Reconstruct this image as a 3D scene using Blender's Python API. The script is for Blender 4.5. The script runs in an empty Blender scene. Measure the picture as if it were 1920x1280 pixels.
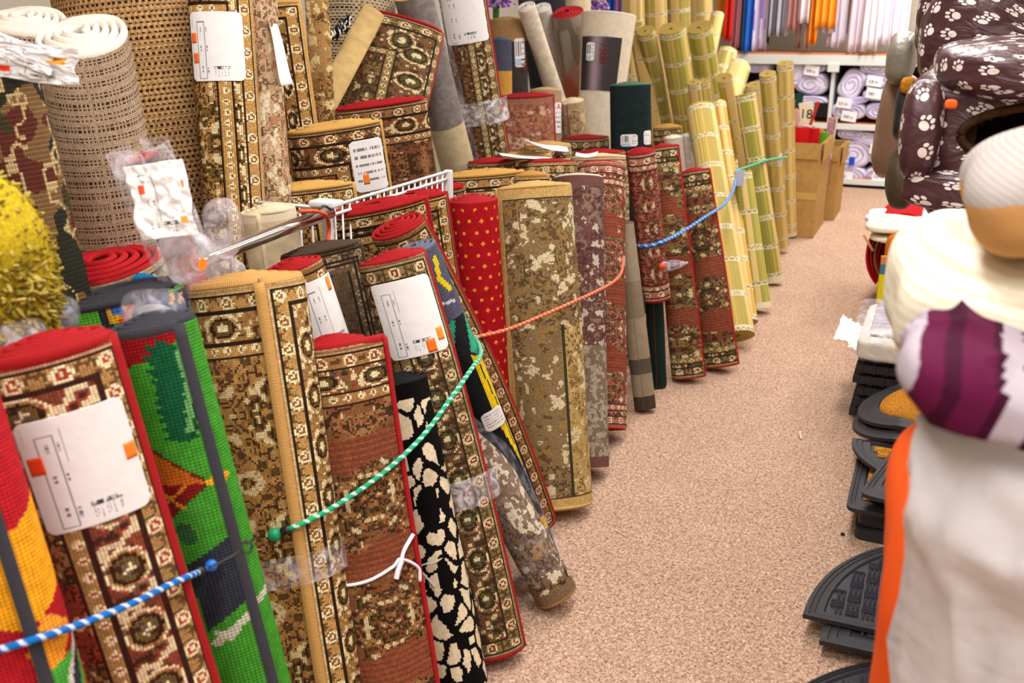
import bpy, math, random
import numpy as np
from mathutils import Vector, noise as mnoise
C = bpy.context.scene.collection
SC = bpy.context.scene
PI = math.pi
# ------------------------------------------------------------------ camera
F = 1867.0; H = 1.5
pitch = math.atan(610 / F); yaw = math.atan(840 / math.hypot(F, 610))
FW = np.array([-math.sin(yaw) * math.cos(pitch), math.cos(yaw) * math.cos(pitch), -math.sin(pitch)])
RT = np.array([math.cos(yaw), math.sin(yaw), 0.0]); UP = np.cross(RT, FW)
CAM = np.array([0.0, 0.0, H])
def ray(x, y): return FW + RT * (x - 960) / F - UP * (y - 640) / F
def atz(x, y, z=0.0): d = ray(x, y); return CAM + d * (z - H) / d[2]
def atx(x, y, X): d = ray(x, y); return CAM + d * X / d[0]
def aty(x, y, Y): d = ray(x, y); return CAM + d * Y / d[1]
def depth(p): return float((np.array(p) - CAM) @ FW)
def proj(p):
    d = np.array(p) - CAM; z = d @ FW
    return np.array([960 + F * (d @ RT) / z, 640 - F * (d @ UP) / z])
cd = bpy.data.cameras.new('camera'); cam = bpy.data.objects.new('camera', cd); C.objects.link(cam)
cam.location = CAM; cam.rotation_euler = (PI / 2 - pitch, 0, yaw)
cd.sensor_width = 36; cd.lens = 36 * F / 1920; cd.clip_start = .02; cd.clip_end = 60
cd.dof.use_dof = True; cd.dof.focus_distance = 2.7; cd.dof.aperture_fstop = 4.5
SC.camera = cam
SC.view_settings.view_transform = 'Standard'; SC.view_settings.look = 'None'
SC.view_settings.gamma = 1; SC.view_settings.use_curve_mapping = False
SC.view_settings.exposure = -0.6

# ------------------------------------------------------------------ colour + noise
def hx(s):
    s = s.lstrip('#'); c = np.array([int(s[i:i + 2], 16) / 255 for i in (0, 2, 4)])
    return np.where(c <= .04045, c / 12.92, ((c + .055) / 1.055) ** 2.4)
def h2(ix, iy, seed=0):
    n = (ix.astype(np.int64) * 374761393 + iy.astype(np.int64) * 668265263 + seed * 2246822519) & 0xffffffff
    n = ((n ^ (n >> 13)) * 1274126177) & 0xffffffff
    return ((n ^ (n >> 16)) & 0xffffff) / float(0xffffff)
def vn(x, y, seed=0):
    ix = np.floor(x); iy = np.floor(y); fx = x - ix; fy = y - iy
    fx = fx * fx * (3 - 2 * fx); fy = fy * fy * (3 - 2 * fy)
    a = h2(ix, iy, seed); b = h2(ix + 1, iy, seed); c = h2(ix, iy + 1, seed); d = h2(ix + 1, iy + 1, seed)
    return (a * (1 - fx) + b * fx) * (1 - fy) + (c * (1 - fx) + d * fx) * fy
def fbm(x, y, seed=0, o=3):
    s = 0; a = .5; t = 0
    for k in range(o): s = s + a * vn(x * 2 ** k, y * 2 ** k, seed + k * 17); t += a; a *= .5
    return s / t
def fold(x, p): return np.abs(np.mod(x, p) - p / 2)
def mixc(col, c, m):
    m = np.clip(m, 0, 1)[..., None]; return col * (1 - m) + np.asarray(c) * m
def base(u, c): return np.ones(u.shape + (3,)) * np.asarray(c)
def inpoly(x, y, P):
    r = np.zeros(x.shape, bool); n = len(P); j = n - 1
    for i in range(n):
        xi, yi = P[i]; xj, yj = P[j]
        if yi != yj: r ^= ((yi > y) != (yj > y)) & (x < (xj - xi) * (y - yi) / (yj - yi) + xi)
        j = i
    return r
def segd(x, y, P):
    d = np.full(x.shape, 1e9)
    for (ax, ay), (bx, by) in zip(P[:-1], P[1:]):
        dx, dy = bx - ax, by - ay; l = dx * dx + dy * dy + 1e-12
        t = np.clip(((x - ax) * dx + (y - ay) * dy) / l, 0, 1)
        d = np.minimum(d, np.hypot(x - ax - t * dx, y - ay - t * dy))
    return d

# ------------------------------------------------------------------ materials
MATS = {}
def nt(name, rough=.9, spec=.2):
    m = bpy.data.materials.new(name); m.use_nodes = True
    n = m.node_tree; b = n.nodes['Principled BSDF']
    b.inputs['Roughness'].default_value = rough; b.inputs['Specular IOR Level'].default_value = spec
    return m, n, b
def N(n, t, **k):
    x = n.nodes.new(t)
    for a, v in k.items():
        if a.startswith('i_'):
            key = a[2:]; key = int(key) if key.isdigit() else key
            x.inputs[key].default_value = v
        else: setattr(x, a, v)
    return x
def math_(n, op, a, b=None):
    x = n.nodes.new('ShaderNodeMath'); x.operation = op
    for i, v in enumerate((a, b)):
        if v is None: continue
        if isinstance(v, (int, float)): x.inputs[i].default_value = v
        else: n.links.new(v, x.inputs[i])
    return x.outputs[0]
def m_weave(name, cell=.004, dark=.38, bump=.5, fuzz=.25, rough=.85):
    """colour attribute x knotted weave grid in metres"""
    if name in MATS: return MATS[name]
    m, n, b = nt(name, rough, .15); L = n.links
    at = N(n, 'ShaderNodeAttribute', attribute_name='Col')
    uv = N(n, 'ShaderNodeUVMap'); sp = N(n, 'ShaderNodeSeparateXYZ'); L.new(uv.outputs[0], sp.inputs[0])
    k = PI / cell
    a = math_(n, 'ABSOLUTE', math_(n, 'SINE', math_(n, 'MULTIPLY', sp.outputs[0], k)))
    c = math_(n, 'ABSOLUTE', math_(n, 'SINE', math_(n, 'MULTIPLY', sp.outputs[1], k)))
    g = math_(n, 'POWER', math_(n, 'MULTIPLY', a, c), .55)
    nz = N(n, 'ShaderNodeTexNoise', i_Scale=260.0, i_Detail=2.0); L.new(uv.outputs[0], nz.inputs['Vector'])
    f = math_(n, 'ADD', math_(n, 'MULTIPLY', g, 1.42 - dark), dark)
    f = math_(n, 'MULTIPLY', f, math_(n, 'ADD', math_(n, 'MULTIPLY', nz.outputs[0], fuzz * 2), 1 - fuzz))
    mx = N(n, 'ShaderNodeVectorMath', operation='SCALE'); L.new(at.outputs['Color'], mx.inputs[0]); L.new(f, mx.inputs['Scale'])
    L.new(mx.outputs[0], b.inputs['Base Color'])
    bp = N(n, 'ShaderNodeBump', i_Strength=bump, i_Distance=.002); L.new(g, bp.inputs['Height']); L.new(bp.outputs[0], b.inputs['Normal'])
    MATS[name] = m; return m
def m_pile(name, scale=420, amt=.35, bump=.6, rough=.95, sheen=0.0):
    if name in MATS: return MATS[name]
    m, n, b = nt(name, rough, .1); L = n.links
    at = N(n, 'ShaderNodeAttribute', attribute_name='Col'); uv = N(n, 'ShaderNodeUVMap')
    nz = N(n, 'ShaderNodeTexNoise', i_Scale=float(scale), i_Detail=3.0); L.new(uv.outputs[0], nz.inputs['Vector'])
    f = math_(n, 'ADD', math_(n, 'MULTIPLY', nz.outputs[0], amt * 2), 1 - amt)
    mx = N(n, 'ShaderNodeVectorMath', operation='SCALE'); L.new(at.outputs['Color'], mx.inputs[0]); L.new(f, mx.inputs['Scale'])
    L.new(mx.outputs[0], b.inputs['Base Color'])
    if sheen: b.inputs['Sheen Weight'].default_value = sheen
    bp = N(n, 'ShaderNodeBump', i_Strength=bump, i_Distance=.003); L.new(nz.outputs[0], bp.inputs['Height']); L.new(bp.outputs[0], b.inputs['Normal'])
    MATS[name] = m; return m
def m_flat(name, col, rough=.8, spec=.2, nscale=0, namt=.2, bump=.3, metal=0, dist=.003, stretch=None, coat=0):
    if name in MATS: return MATS[name]
    m, n, b = nt(name, rough, spec); L = n.links; c = hx(col); b.inputs['Base Color'].default_value = (*c, 1)
    b.inputs['Metallic'].default_value = metal
    if coat: b.inputs['Coat Weight'].default_value = coat; b.inputs['Coat Roughness'].default_value = .15
    if nscale:
        tc = N(n, 'ShaderNodeTexCoord'); mp = N(n, 'ShaderNodeMapping'); L.new(tc.outputs['Object'], mp.inputs[0])
        if stretch: mp.inputs['Scale'].default_value = stretch
        nz = N(n, 'ShaderNodeTexNoise', i_Scale=float(nscale), i_Detail=4.0); L.new(mp.outputs[0], nz.inputs['Vector'])
        rp = N(n, 'ShaderNodeValToRGB'); rp.color_ramp.elements[0].position = .3; rp.color_ramp.elements[1].position = .7
        rp.color_ramp.elements[0].color = (*(c * (1 - namt)), 1); rp.color_ramp.elements[1].color = (*np.minimum(c * (1 + namt), 1), 1)
        L.new(nz.outputs[0], rp.inputs[0]); L.new(rp.outputs[0], b.inputs['Base Color'])
        bp = N(n, 'ShaderNodeBump', i_Strength=bump, i_Distance=dist); L.new(nz.outputs[0], bp.inputs['Height']); L.new(bp.outputs[0], b.inputs['Normal'])
    MATS[name] = m; return m
def m_bind(col):
    nm = 'overcast_yarn_' + col.strip('#')
    if nm in MATS: return MATS[nm]
    m, n, b = nt(nm, .8, .2); L = n.links; c = hx(col)
    uv = N(n, 'ShaderNodeUVMap'); sp = N(n, 'ShaderNodeSeparateXYZ'); L.new(uv.outputs[0], sp.inputs[0])
    nz = N(n, 'ShaderNodeTexNoise', i_Scale=60.0); L.new(uv.outputs[0], nz.inputs['Vector'])
    s = math_(n, 'ABSOLUTE', math_(n, 'SINE', math_(n, 'ADD', math_(n, 'MULTIPLY', sp.outputs[0], PI / .0035), math_(n, 'MULTIPLY', nz.outputs[0], 5.0))))
    f = math_(n, 'ADD', math_(n, 'MULTIPLY', s, .4), .72)
    mx = N(n, 'ShaderNodeVectorMath', operation='SCALE'); mx.inputs[0].default_value = c; L.new(f, mx.inputs['Scale'])
    L.new(mx.outputs[0], b.inputs['Base Color'])
    bp = N(n, 'ShaderNodeBump', i_Strength=.6, i_Distance=.0015); L.new(s, bp.inputs['Height']); L.new(bp.outputs[0], b.inputs['Normal'])
    MATS[nm] = m; return m
def m_paper():
    if 'paper' in MATS: return MATS['paper']
    m, n, b = nt('paper', .55, .3); L = n.links
    at = N(n, 'ShaderNodeAttribute', attribute_name='Col'); L.new(at.outputs['Color'], b.inputs['Base Color'])
    tc = N(n, 'ShaderNodeTexCoord'); nz = N(n, 'ShaderNodeTexNoise', i_Scale=35.0, i_Detail=4.0); L.new(tc.outputs['Object'], nz.inputs['Vector'])
    bp = N(n, 'ShaderNodeBump', i_Strength=.35, i_Distance=.004); L.new(nz.outputs[0], bp.inputs['Height']); L.new(bp.outputs[0], b.inputs['Normal'])
    MATS['paper'] = m; return m
def m_plastic(name='clear_plastic', alpha=.22, tint='#f4f2ff', bump=.9, sc=45):
    if name in MATS: return MATS[name]
    m, n, b = nt(name, .12, .6); L = n.links; b.inputs['Base Color'].default_value = (*hx(tint), 1)
    tc = N(n, 'ShaderNodeTexCoord'); nz = N(n, 'ShaderNodeTexNoise', i_Scale=float(sc), i_Detail=5.0, i_Distortion=1.5); L.new(tc.outputs['Object'], nz.inputs['Vector'])
    rp = N(n, 'ShaderNodeMapRange'); rp.inputs['From Min'].default_value = .45; rp.inputs['From Max'].default_value = .75
    rp.inputs['To Min'].default_value = alpha * .45; rp.inputs['To Max'].default_value = min(1, alpha * 2.6)
    L.new(nz.outputs[0], rp.inputs[0]); L.new(rp.outputs[0], b.inputs['Alpha'])
    bp = N(n, 'ShaderNodeBump', i_Strength=bump, i_Distance=.01); L.new(nz.outputs[0], bp.inputs['Height']); L.new(bp.outputs[0], b.inputs['Normal'])
    MATS[name] = m; return m
def m_paw():
    """brown satin with scattered pale paw prints, worked out from the UVs in metres"""
    if 'paw_satin' in MATS: return MATS['paw_satin']
    m, n, b = nt('paw_satin', .38, .45); L = n.links
    uv = N(n, 'ShaderNodeUVMap')
    vo = N(n, 'ShaderNodeTexVoronoi', voronoi_dimensions='2D', i_Scale=17.0, i_Randomness=.42); L.new(uv.outputs[0], vo.inputs['Vector'])
    sc = N(n, 'ShaderNodeVectorMath', operation='SCALE'); L.new(uv.outputs[0], sc.inputs[0]); sc.inputs['Scale'].default_value = 17.0
    ps = N(n, 'ShaderNodeVectorMath', operation='SCALE'); L.new(vo.outputs['Position'], ps.inputs[0]); ps.inputs['Scale'].default_value = 17.0
    df = N(n, 'ShaderNodeVectorMath', operation='SUBTRACT'); L.new(sc.outputs[0], df.inputs[0]); L.new(ps.outputs[0], df.inputs[1])
    sx = N(n, 'ShaderNodeSeparateColor'); L.new(vo.outputs['Color'], sx.inputs[0])
    rot = N(n, 'ShaderNodeVectorRotate', rotation_type='Z_AXIS'); L.new(df.outputs[0], rot.inputs['Vector'])
    L.new(math_(n, 'MULTIPLY', math_(n, 'SUBTRACT', sx.outputs[0], .5), 2.6), rot.inputs['Angle'])
    res = None
    for (cx, cy, rx, ry) in ((0, -.1, .185, .155), (-.235, .07, .068, .095), (-.09, .215, .07, .1), (.09, .215, .07, .1), (.235, .07, .068, .095)):
        s = N(n, 'ShaderNodeVectorMath', operation='SUBTRACT'); L.new(rot.outputs[0], s.inputs[0]); s.inputs[1].default_value = (cx, cy, 0)
        d = N(n, 'ShaderNodeVectorMath', operation='MULTIPLY'); L.new(s.outputs[0], d.inputs[0]); d.inputs[1].default_value = (1 / rx, 1 / ry, 0)
        l = N(n, 'ShaderNodeVectorMath', operation='LENGTH'); L.new(d.outputs[0], l.inputs[0])
        res = l.outputs['Value'] if res is None else math_(n, 'MINIMUM', res, l.outputs['Value'])
    k = math_(n, 'LESS_THAN', res, 1.0)
    mx = N(n, 'ShaderNodeMix', data_type='RGBA'); L.new(k, mx.inputs['Factor'])
    mx.inputs['A'].default_value = (*hx('#46262c'), 1); mx.inputs['B'].default_value = (*hx('#e9dedb'), 1)
    L.new(mx.outputs['Result'], b.inputs['Base Color'])
    nz = N(n, 'ShaderNodeTexNoise', i_Scale=14.0, i_Detail=3.0, i_Distortion=.8); L.new(uv.outputs[0], nz.inputs['Vector'])
    bp = N(n, 'ShaderNodeBump', i_Strength=.5, i_Distance=.02); L.new(nz.outputs[0], bp.inputs['Height']); L.new(bp.outputs[0], b.inputs['Normal'])
    MATS['paw_satin'] = m; return m

# ------------------------------------------------------------------ mesh helpers
def tagp(o, label=None, cat=None, group=None, kind=None):
    if label: o['label'] = label
    if cat: o['category'] = cat
    if group: o['group'] = group
    if kind: o['kind'] = kind
    return o
def link(o, parent=None):
    C.objects.link(o)
    if parent is not None: o.parent = parent
    return o
def empty(name, loc, label, cat, group=None):
    o = bpy.data.objects.new(name, None); o.empty_display_size = .05; o.location = Vector(loc); link(o)
    return tagp(o, label, cat, group)
def gmesh(name, grids, mat, parent=None, smooth=True):
    """grids: list of (P (nu+1,nv+1,3), colour (nu,nv,3) or rgb, UV (nu+1,nv+1,2) or None, facemask or None)"""
    VV = []; FI = []; CC = []; UU = []; off = 0
    for g in grids:
        P, col, uv, mk = (list(g) + [None] * 4)[:4]
        nu, nv = P.shape[0] - 1, P.shape[1] - 1
        idx = np.arange((nu + 1) * (nv + 1)).reshape(nu + 1, nv + 1)
        q = np.stack([idx[:-1, :-1], idx[1:, :-1], idx[1:, 1:], idx[:-1, 1:]], -1).reshape(-1, 4)
        if col is None: col = (.5, .5, .5)
        col = np.asarray(col, float)
        if col.ndim == 1: col = np.broadcast_to(col, (nu, nv, 3))
        c = np.repeat(col.reshape(-1, 1, 3), 4, 1)
        if uv is None: uv = np.stack(np.meshgrid(np.arange(nu + 1) * .01, np.arange(nv + 1) * .01, indexing='ij'), -1)
        U = uv.reshape(-1, 2)[q]
        if mk is not None:
            k = mk.reshape(-1); q = q[k]; c = c[k]; U = U[k]
        VV.append(P.reshape(-1, 3)); FI.append(q + off); CC.append(c.reshape(-1, 3)); UU.append(U.reshape(-1, 2)); off += (nu + 1) * (nv + 1)
    V = np.concatenate(VV); Q = np.concatenate(FI); Cc = np.concatenate(CC); U = np.concatenate(UU)
    inv = None
    if parent is not None: V = V - np.array(parent_origin(parent))
    me = bpy.data.meshes.new(name); me.vertices.add(len(V)); me.vertices.foreach_set('co', V.astype(np.float32).ravel())
    me.loops.add(len(Q) * 4); me.loops.foreach_set('vertex_index', Q.astype(np.int32).ravel())
    me.polygons.add(len(Q)); me.polygons.foreach_set('loop_start', np.arange(0, len(Q) * 4, 4, dtype=np.int32))
    me.polygons.foreach_set('use_smooth', np.full(len(Q), smooth))
    a = me.color_attributes.new('Col', 'FLOAT_COLOR', 'CORNER')
    a.data.foreach_set('color', np.concatenate([Cc, np.ones((len(Cc), 1))], 1).astype(np.float32).ravel())
    uvl = me.uv_layers.new(name='UVMap'); uvl.data.foreach_set('uv', U.astype(np.float32).ravel())
    me.update(calc_edges=True); me.validate()
    me.materials.append(mat); o = bpy.data.objects.new(name, me); return link(o, parent)
def parent_origin(p):
    v = Vector((0, 0, 0))
    while p is not None: v += p.location; p = p.parent
    return v
def tube(name, pts, r, mat, parent=None, ns=8, closed=False, ry=None, upv=None, extra=None, col=None, ret=False):
    """sweep an ellipse r x ry (ry along upv) along pts"""
    P = np.array(pts, float); n = len(P)
    T = np.gradient(P, axis=0)
    if closed: T = np.roll(P, -1, 0) - np.roll(P, 1, 0)
    T /= np.linalg.norm(T, axis=1)[:, None] + 1e-12
    if upv is None:
        upv = np.array([0, 0, 1.0]) if abs(T[:, 2]).mean() < .8 else np.array([1.0, 0, 0])
    upv = np.asarray(upv, float)
    if upv.ndim == 1: upv = np.broadcast_to(upv, P.shape)
    S = np.cross(T, upv); S /= np.linalg.norm(S, axis=1)[:, None] + 1e-12
    Uv = np.cross(S, T); ry = r if ry is None else ry
    r = np.broadcast_to(np.asarray(r, float), (n,)); ry = np.broadcast_to(np.asarray(ry, float), (n,))
    a = np.linspace(0, 2 * PI, ns + 1)
    G = P[:, None] + S[:, None] * (np.cos(a)[None, :, None] * r[:, None, None]) + Uv[:, None] * (np.sin(a)[None, :, None] * ry[:, None, None])
    if not closed:
        G = np.concatenate([np.repeat(P[:1, None], ns + 1, 1), G, np.repeat(P[-1:, None], ns + 1, 1)])
    else: G = np.concatenate([G, G[:1]])
    cl = np.zeros(len(G)); cl[1:] = np.cumsum(np.linalg.norm(np.diff(G.mean(1), axis=0), axis=1))
    UV = np.stack([np.repeat(cl[:, None], ns + 1, 1), np.repeat((a * .01)[None], len(G), 0)], -1)
    c = col(cl, a) if callable(col) else col
    if ret: return (G, c, UV)
    return gmesh(name, [(G, c, UV)] + (extra or []), mat, parent)
def boxgrids(c, s, R=None, col=None):
    c = np.array(c, float); s = np.array(s, float) / 2; out = []
    for ax in range(3):
        for sg in (-1, 1):
            b_, c_ = [(1, 2), (2, 0), (0, 1)][ax]
            P = np.zeros((2, 2, 3))
            for i in (0, 1):
                for j in (0, 1):
                    q = np.zeros(3); q[ax] = sg * s[ax]; q[b_] = (i * 2 - 1) * s[b_] * sg; q[c_] = (j * 2 - 1) * s[c_]
                    P[i, j] = c + (q if R is None else R @ q)
            out.append((P, col, None))
    return out
def rotz(a): return np.array([[math.cos(a), -math.sin(a), 0], [math.sin(a), math.cos(a), 0], [0, 0, 1.0]])
def bevel(o, w=.004, seg=2):
    m = o.modifiers.new('Bevel', 'BEVEL'); m.width = w; m.segments = seg; m.limit_method = 'ANGLE'
    return o
def weld(o, d=1e-5):
    m = o.modifiers.new('Weld', 'WELD'); m.merge_threshold = d; return o
def box(name, c, s, mat, parent=None, R=None, bw=.003):
    o = gmesh(name, boxgrids(c, s, R), mat, parent, smooth=False); weld(o)
    if bw: bevel(o, bw)
    return o
def spline(pts, n=60):
    P = np.array(pts, float); m = len(P)
    if m < 3: t = np.linspace(0, 1, n)[:, None]; return P[0] * (1 - t) + P[-1] * t
    Q = np.vstack([2 * P[0] - P[1], P, 2 * P[-1] - P[-2]]); out = []
    for t in np.linspace(0, m - 1 - 1e-9, n):
        i = int(t); f = t - i; a, b, c, d = Q[i:i + 4]
        out.append(.5 * ((2 * b) + (c - a) * f + (2 * a - 5 * b + 4 * c - d) * f * f + (3 * b - a - 3 * c + d) * f ** 3))
    return np.array(out)
def text_mesh(name, s, size, origin, ex, ey, mat, parent=None):
    cu = bpy.data.curves.new(name, 'FONT'); cu.body = s; cu.size = size; cu.extrude = .0004
    tmp = bpy.data.objects.new('t', cu); C.objects.link(tmp); dg = bpy.context.evaluated_depsgraph_get()
    me = bpy.data.meshes.new_from_object(tmp.evaluated_get(dg)); bpy.data.objects.remove(tmp)
    ex = np.array(ex, float); ex /= np.linalg.norm(ex); ey = np.array(ey, float); ey /= np.linalg.norm(ey); ez = np.cross(ex, ey)
    org = np.array(origin) - (np.array(parent_origin(parent)) if parent is not None else 0)
    for v in me.vertices: p = np.array(v.co); v.co = org + ex * p[0] + ey * p[1] + ez * (p[2] + .0008)
    me.materials.clear(); me.materials.append(mat); me.name = name
    return link(bpy.data.objects.new(name, me), parent)

# ------------------------------------------------------------------ rug patterns  f(u, v, ctx) -> linear rgb
PAL = {
 'brown': dict(g='#9a7046', d='#2e1d12', l='#e2cfa2', a='#8c3f2c', b='#5d4a26', f='#7d5232', e='#8a6038'),
 'red':   dict(g='#a8804e', d='#3a1c14', l='#ecd8b0', a='#a83c30', b='#6a5630', f='#96402f', e='#8a4a34'),
 'gold':  dict(g='#b98f54', d='#2c1c10', l='#ecdcb0', a='#8a5a34', b='#6b5226', f='#a87c48', e='#b48a50'),
 'olive': dict(g='#8a7248', d='#33261a', l='#d8c89c', a='#7c3c30', b='#585030', f='#74462f', e='#7a5a3a'),
 'rose':  dict(g='#a87860', d='#4a2420', l='#e8d0b4', a='#a04a40', b='#7a6a44', f='#98483e', e='#a05a4a'),
 'dark':  dict(g='#6e5640', d='#2c221a', l='#9a8668', a='#6a5238', b='#4a3a2a', f='#5e4a36', e='#54422f'),
 'beige': dict(g='#c4a47c', d='#4a3426', l='#ecdcbc', a='#a86a52', b='#8a7a50', f='#bf9a72', e='#c0a070'),
}
def persian(pal='brown', seed=1, bw=.12, plain=False, mid=1.0, noside=False, zone=0):
    p = {k: hx(v) for k, v in PAL[pal].items()}
    def f(u, v, ctx):
        L = ctx['L']; dv = np.minimum(v, L - v); side = (u < dv) if ctx.get('side', True) and not noside else np.zeros(u.shape, bool)
        d = np.where(side, u, dv); s = np.where(side, v, u)
        c = base(u, p['e'])
        def orn(x, y, per, sc, sd):
            return fbm(fold(x, per) / sc, y / sc, seed + sd, 2)
        # field
        per = .21 * mid
        fx = fold(u + .03, per); fy = fold(v - L / 2, per * 1.25)
        n = fbm(fx / .015, fy / .015, seed + 3, 2); big = vn(fx / .04, fy / .045, seed + 9)
        r = np.hypot(fx / per * 2, fy / per / 1.25 * 2)
        fld = base(u, p['f'])
        if not plain:
            fld = mixc(fld, p['b'], (big > .55) * .85)
            ring = np.abs(np.sin(r * 6.5 + 2.5 * vn(fx / .05, fy / .05, seed + 5)))
            fld = mixc(fld, p['g'], (ring > .72) * .85)
            fld = mixc(fld, p['d'], (np.abs(n - .5) < .045) * .9)
            fld = mixc(fld, p['l'], ((n > .68) & (big > .4)) * .75)
            fld = mixc(fld, p['d'], (n < .3) * .8); fld = mixc(fld, p['a'], ((n > .38) & (n < .43)) * .8)
        else:
            fld = mixc(fld, p['d'], (n < .4) * .35); fld = mixc(fld, p['g'], (n > .6) * .4)
        if zone:
            zf = base(u, hx('#86452f') * .8 + p['f'] * .2) * (.8 + .35 * (np.mod(v, .012) < .006))[..., None]
            zw = vn(u / .06 + 3, v / .05, seed + 40) * .35 + .5 * np.sin((v - L / 2) * 2 * PI / zone) ** 2
            fld = np.where((zw < .3)[..., None], zf, fld)
        c = np.where((d > bw)[..., None], fld, c)
        # inner guard
        g0 = bw - .026
        ig = base(u, p['g']); dm = np.abs(d - g0 - .012) + fold(s, .026) * .8
        ig = mixc(ig, p['l'], (dm < .008)); ig = mixc(ig, p['a'], dm < .0035)
        c = np.where(((d > g0) & (d <= bw))[..., None], ig, c)
        # main border
        m0 = .044; mw = g0 - m0; y = (d - m0) / mw
        mb = base(u, p['e'] * .75 + p['d'] * .25)
        n2 = orn(s, d, .1, .013, 21); k = fold(s + .02, .1) / .05; yy = np.abs(y - .5) * 2
        el = (k / .62) ** 2 + (yy / .85) ** 2
        mb = mixc(mb, p['g'], (el < 1) * .9); mb = mixc(mb, p['l'], (np.abs(el - 1) < .17))
        mb = mixc(mb, p['b'], (el < .45)); mb = mixc(mb, p['d'], (np.abs(el - .5) < .12)); mb = mixc(mb, p['l'], (el < .1))
        mb = mixc(mb, p['d'], ((n2 < .34) * .85)); mb = mixc(mb, p['l'], ((n2 > .68) & (el > 1)) * .8); mb = mixc(mb, p['a'], ((n2 > .5) & (n2 < .56) & (el > .6)) * .8)
        c = np.where(((d > m0) & (d <= g0))[..., None], mb, c)
        # outer guard with rosettes
        og = base(u, p['g']); rr = np.hypot(fold(s, .052), d - .029)
        og = mixc(og, p['d'], (orn(s, d, .052, .007, 31) < .42) * .75)
        og = mixc(og, p['l'], (rr < .0125)); og = mixc(og, p['a'], (rr < .008)); og = mixc(og, p['l'], rr < .004)
        c = np.where(((d > .014) & (d <= m0))[..., None], og, c)
        for q in (.014, m0, g0, bw): c = mixc(c, p['d'], (np.abs(d - q) < .0022))
        c = mixc(c, p['l'] * .7 + p['a'] * .3, ((d < .012) & (np.mod(d, .008) < .003)) * .5)
        j = h2(np.floor(u / .004), np.floor(v / .004), seed)[..., None]
        return c * (.78 + .44 * j)
    return f
def floral(g='#9c8264', l='#e4d8bc', dk='#5a4632', a='#a5824c', seed=4, panel=None, low=None):
    g, l, dk, a = map(hx, (g, l, dk, a))
    def f(u, v, ctx):
        L = ctx['L']; c = base(u, g)
        n = fbm(u / .021, v / .026, seed, 3) * .75 + .25 * vn(u / .06, v / .07, seed + 2); m = vn(u / .12, v / .16, seed + 4); q = fbm(u / .012, v / .012, seed + 8, 2)
        if panel:
            w = u > panel[0]; c = np.where((w & (v > panel[1]))[..., None], hx(panel[2]), c)
        c = mixc(c, dk, ((np.abs(n - .48) < .03) & (m > .3)) * .8)
        c = mixc(c, a, ((n < .4) & (q > .45)) * .85); c = mixc(c, dk, ((n < .34) & (q < .5)) * .7)
        c = mixc(c, l, ((n > .585) & (q > .4)) * .92)
        if low: c = np.where((v > low[0])[..., None], mixc(base(u, hx(low[1])), l, (q > .52) * .5), c)
        if panel:
            c = mixc(c, hx('#3c3a2a'), (np.abs(u - panel[0]) < .003) & (v > panel[1]))
        c = mixc(c, hx('#c9a868') if panel else g, np.minimum(v, L - v) < .035)
        if panel: c = mixc(c, dk, np.abs(np.minimum(v, L - v) - .036) < .002); c = mixc(c, hx('#c9a868'), u < .025)
        j = h2(np.floor(u / .004), np.floor(v / .004), seed)[..., None]
        return c * (.82 + .36 * j)
    return f
def plainc(c, amt=.12, seed=0, end=None):
    c = hx(c)
    def f(u, v, ctx):
        o = base(u, c) * (1 - amt + 2 * amt * fbm(u / .02, v / .02, seed))[..., None]
        if end: o = np.where((v < end[0])[..., None], hx(end[1]), o)
        return o
    return f
def dots(u, v, ctx):
    c = base(u, hx('#a8141c')) * (.85 + .3 * vn(u / .01, v / .01, 2))[..., None]
    r = np.floor(v / .034); x = u + (np.mod(r, 2)) * .017
    dd = np.abs(np.mod(x, .034) - .017) + np.abs(np.mod(v, .034) - .017)
    c = mixc(c, hx('#e89a3c'), dd < .0065)
    for (a, b) in ((.3, .09), (.35, .55), (.14, .42)): c = mixc(c, hx('#e8a628'), np.hypot(u - a * ctx['Cc'], v - b * ctx['L']) < .011)
    return c
def giraffe(u, v, ctx):
    x = u / .036 + .5 * vn(u / .03, v / .03, 5); y = v / .05 + .5 * vn(u / .03, v / .03, 8)
    ix, iy = np.floor(x), np.floor(y); f1 = np.full(u.shape, 9.); f2 = f1.copy()
    for i in (-1, 0, 1):
        for j in (-1, 0, 1):
            cx = ix + i + h2(ix + i, iy + j, 3); cy = iy + j + h2(ix + i, iy + j, 7)
            d = np.hypot(x - cx, y - cy); f2 = np.where(d < f1, f1, np.minimum(f2, d)); f1 = np.minimum(f1, d)
    m = ((f2 - f1) > .13 + .2 * vn(u / .05, v / .05, 11)) & (vn(u / .06, v / .09, 13) > .2) & (v > .035)
    return mixc(base(u, hx('#0d0b0b')), hx('#e2d2b4'), m) * (.85 + .3 * vn(u / .006, v / .006, 1))[..., None]
def polys(bg, items, seed=0):
    """items in photo pixels, mapped on to the cloth by ctx['uv']"""
    def f(u, v, ctx):
        c = base(u, hx(bg)); m = ctx['uv']
        for it in items:
            P = [m(x, y, True) for x, y in it[2]]; kk = np.zeros(u.shape, bool)
            for w in (u, u - ctx['Cc']):
                if it[0] == 'p': k = inpoly(w, v, P)
                elif it[0] == 'l': k = segd(w, v, P) < it[3]
                elif it[0] == 'b': k = segd(w, v, P) < it[3] * (.8 + .45 * np.sin(np.hypot(w, v) * 220) ** 2)
                kk |= k
            c = mixc(c, hx(it[1]), kk)
        return c * (.82 + .36 * vn(u / .008, v / .008, seed))[..., None]
    return f
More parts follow.
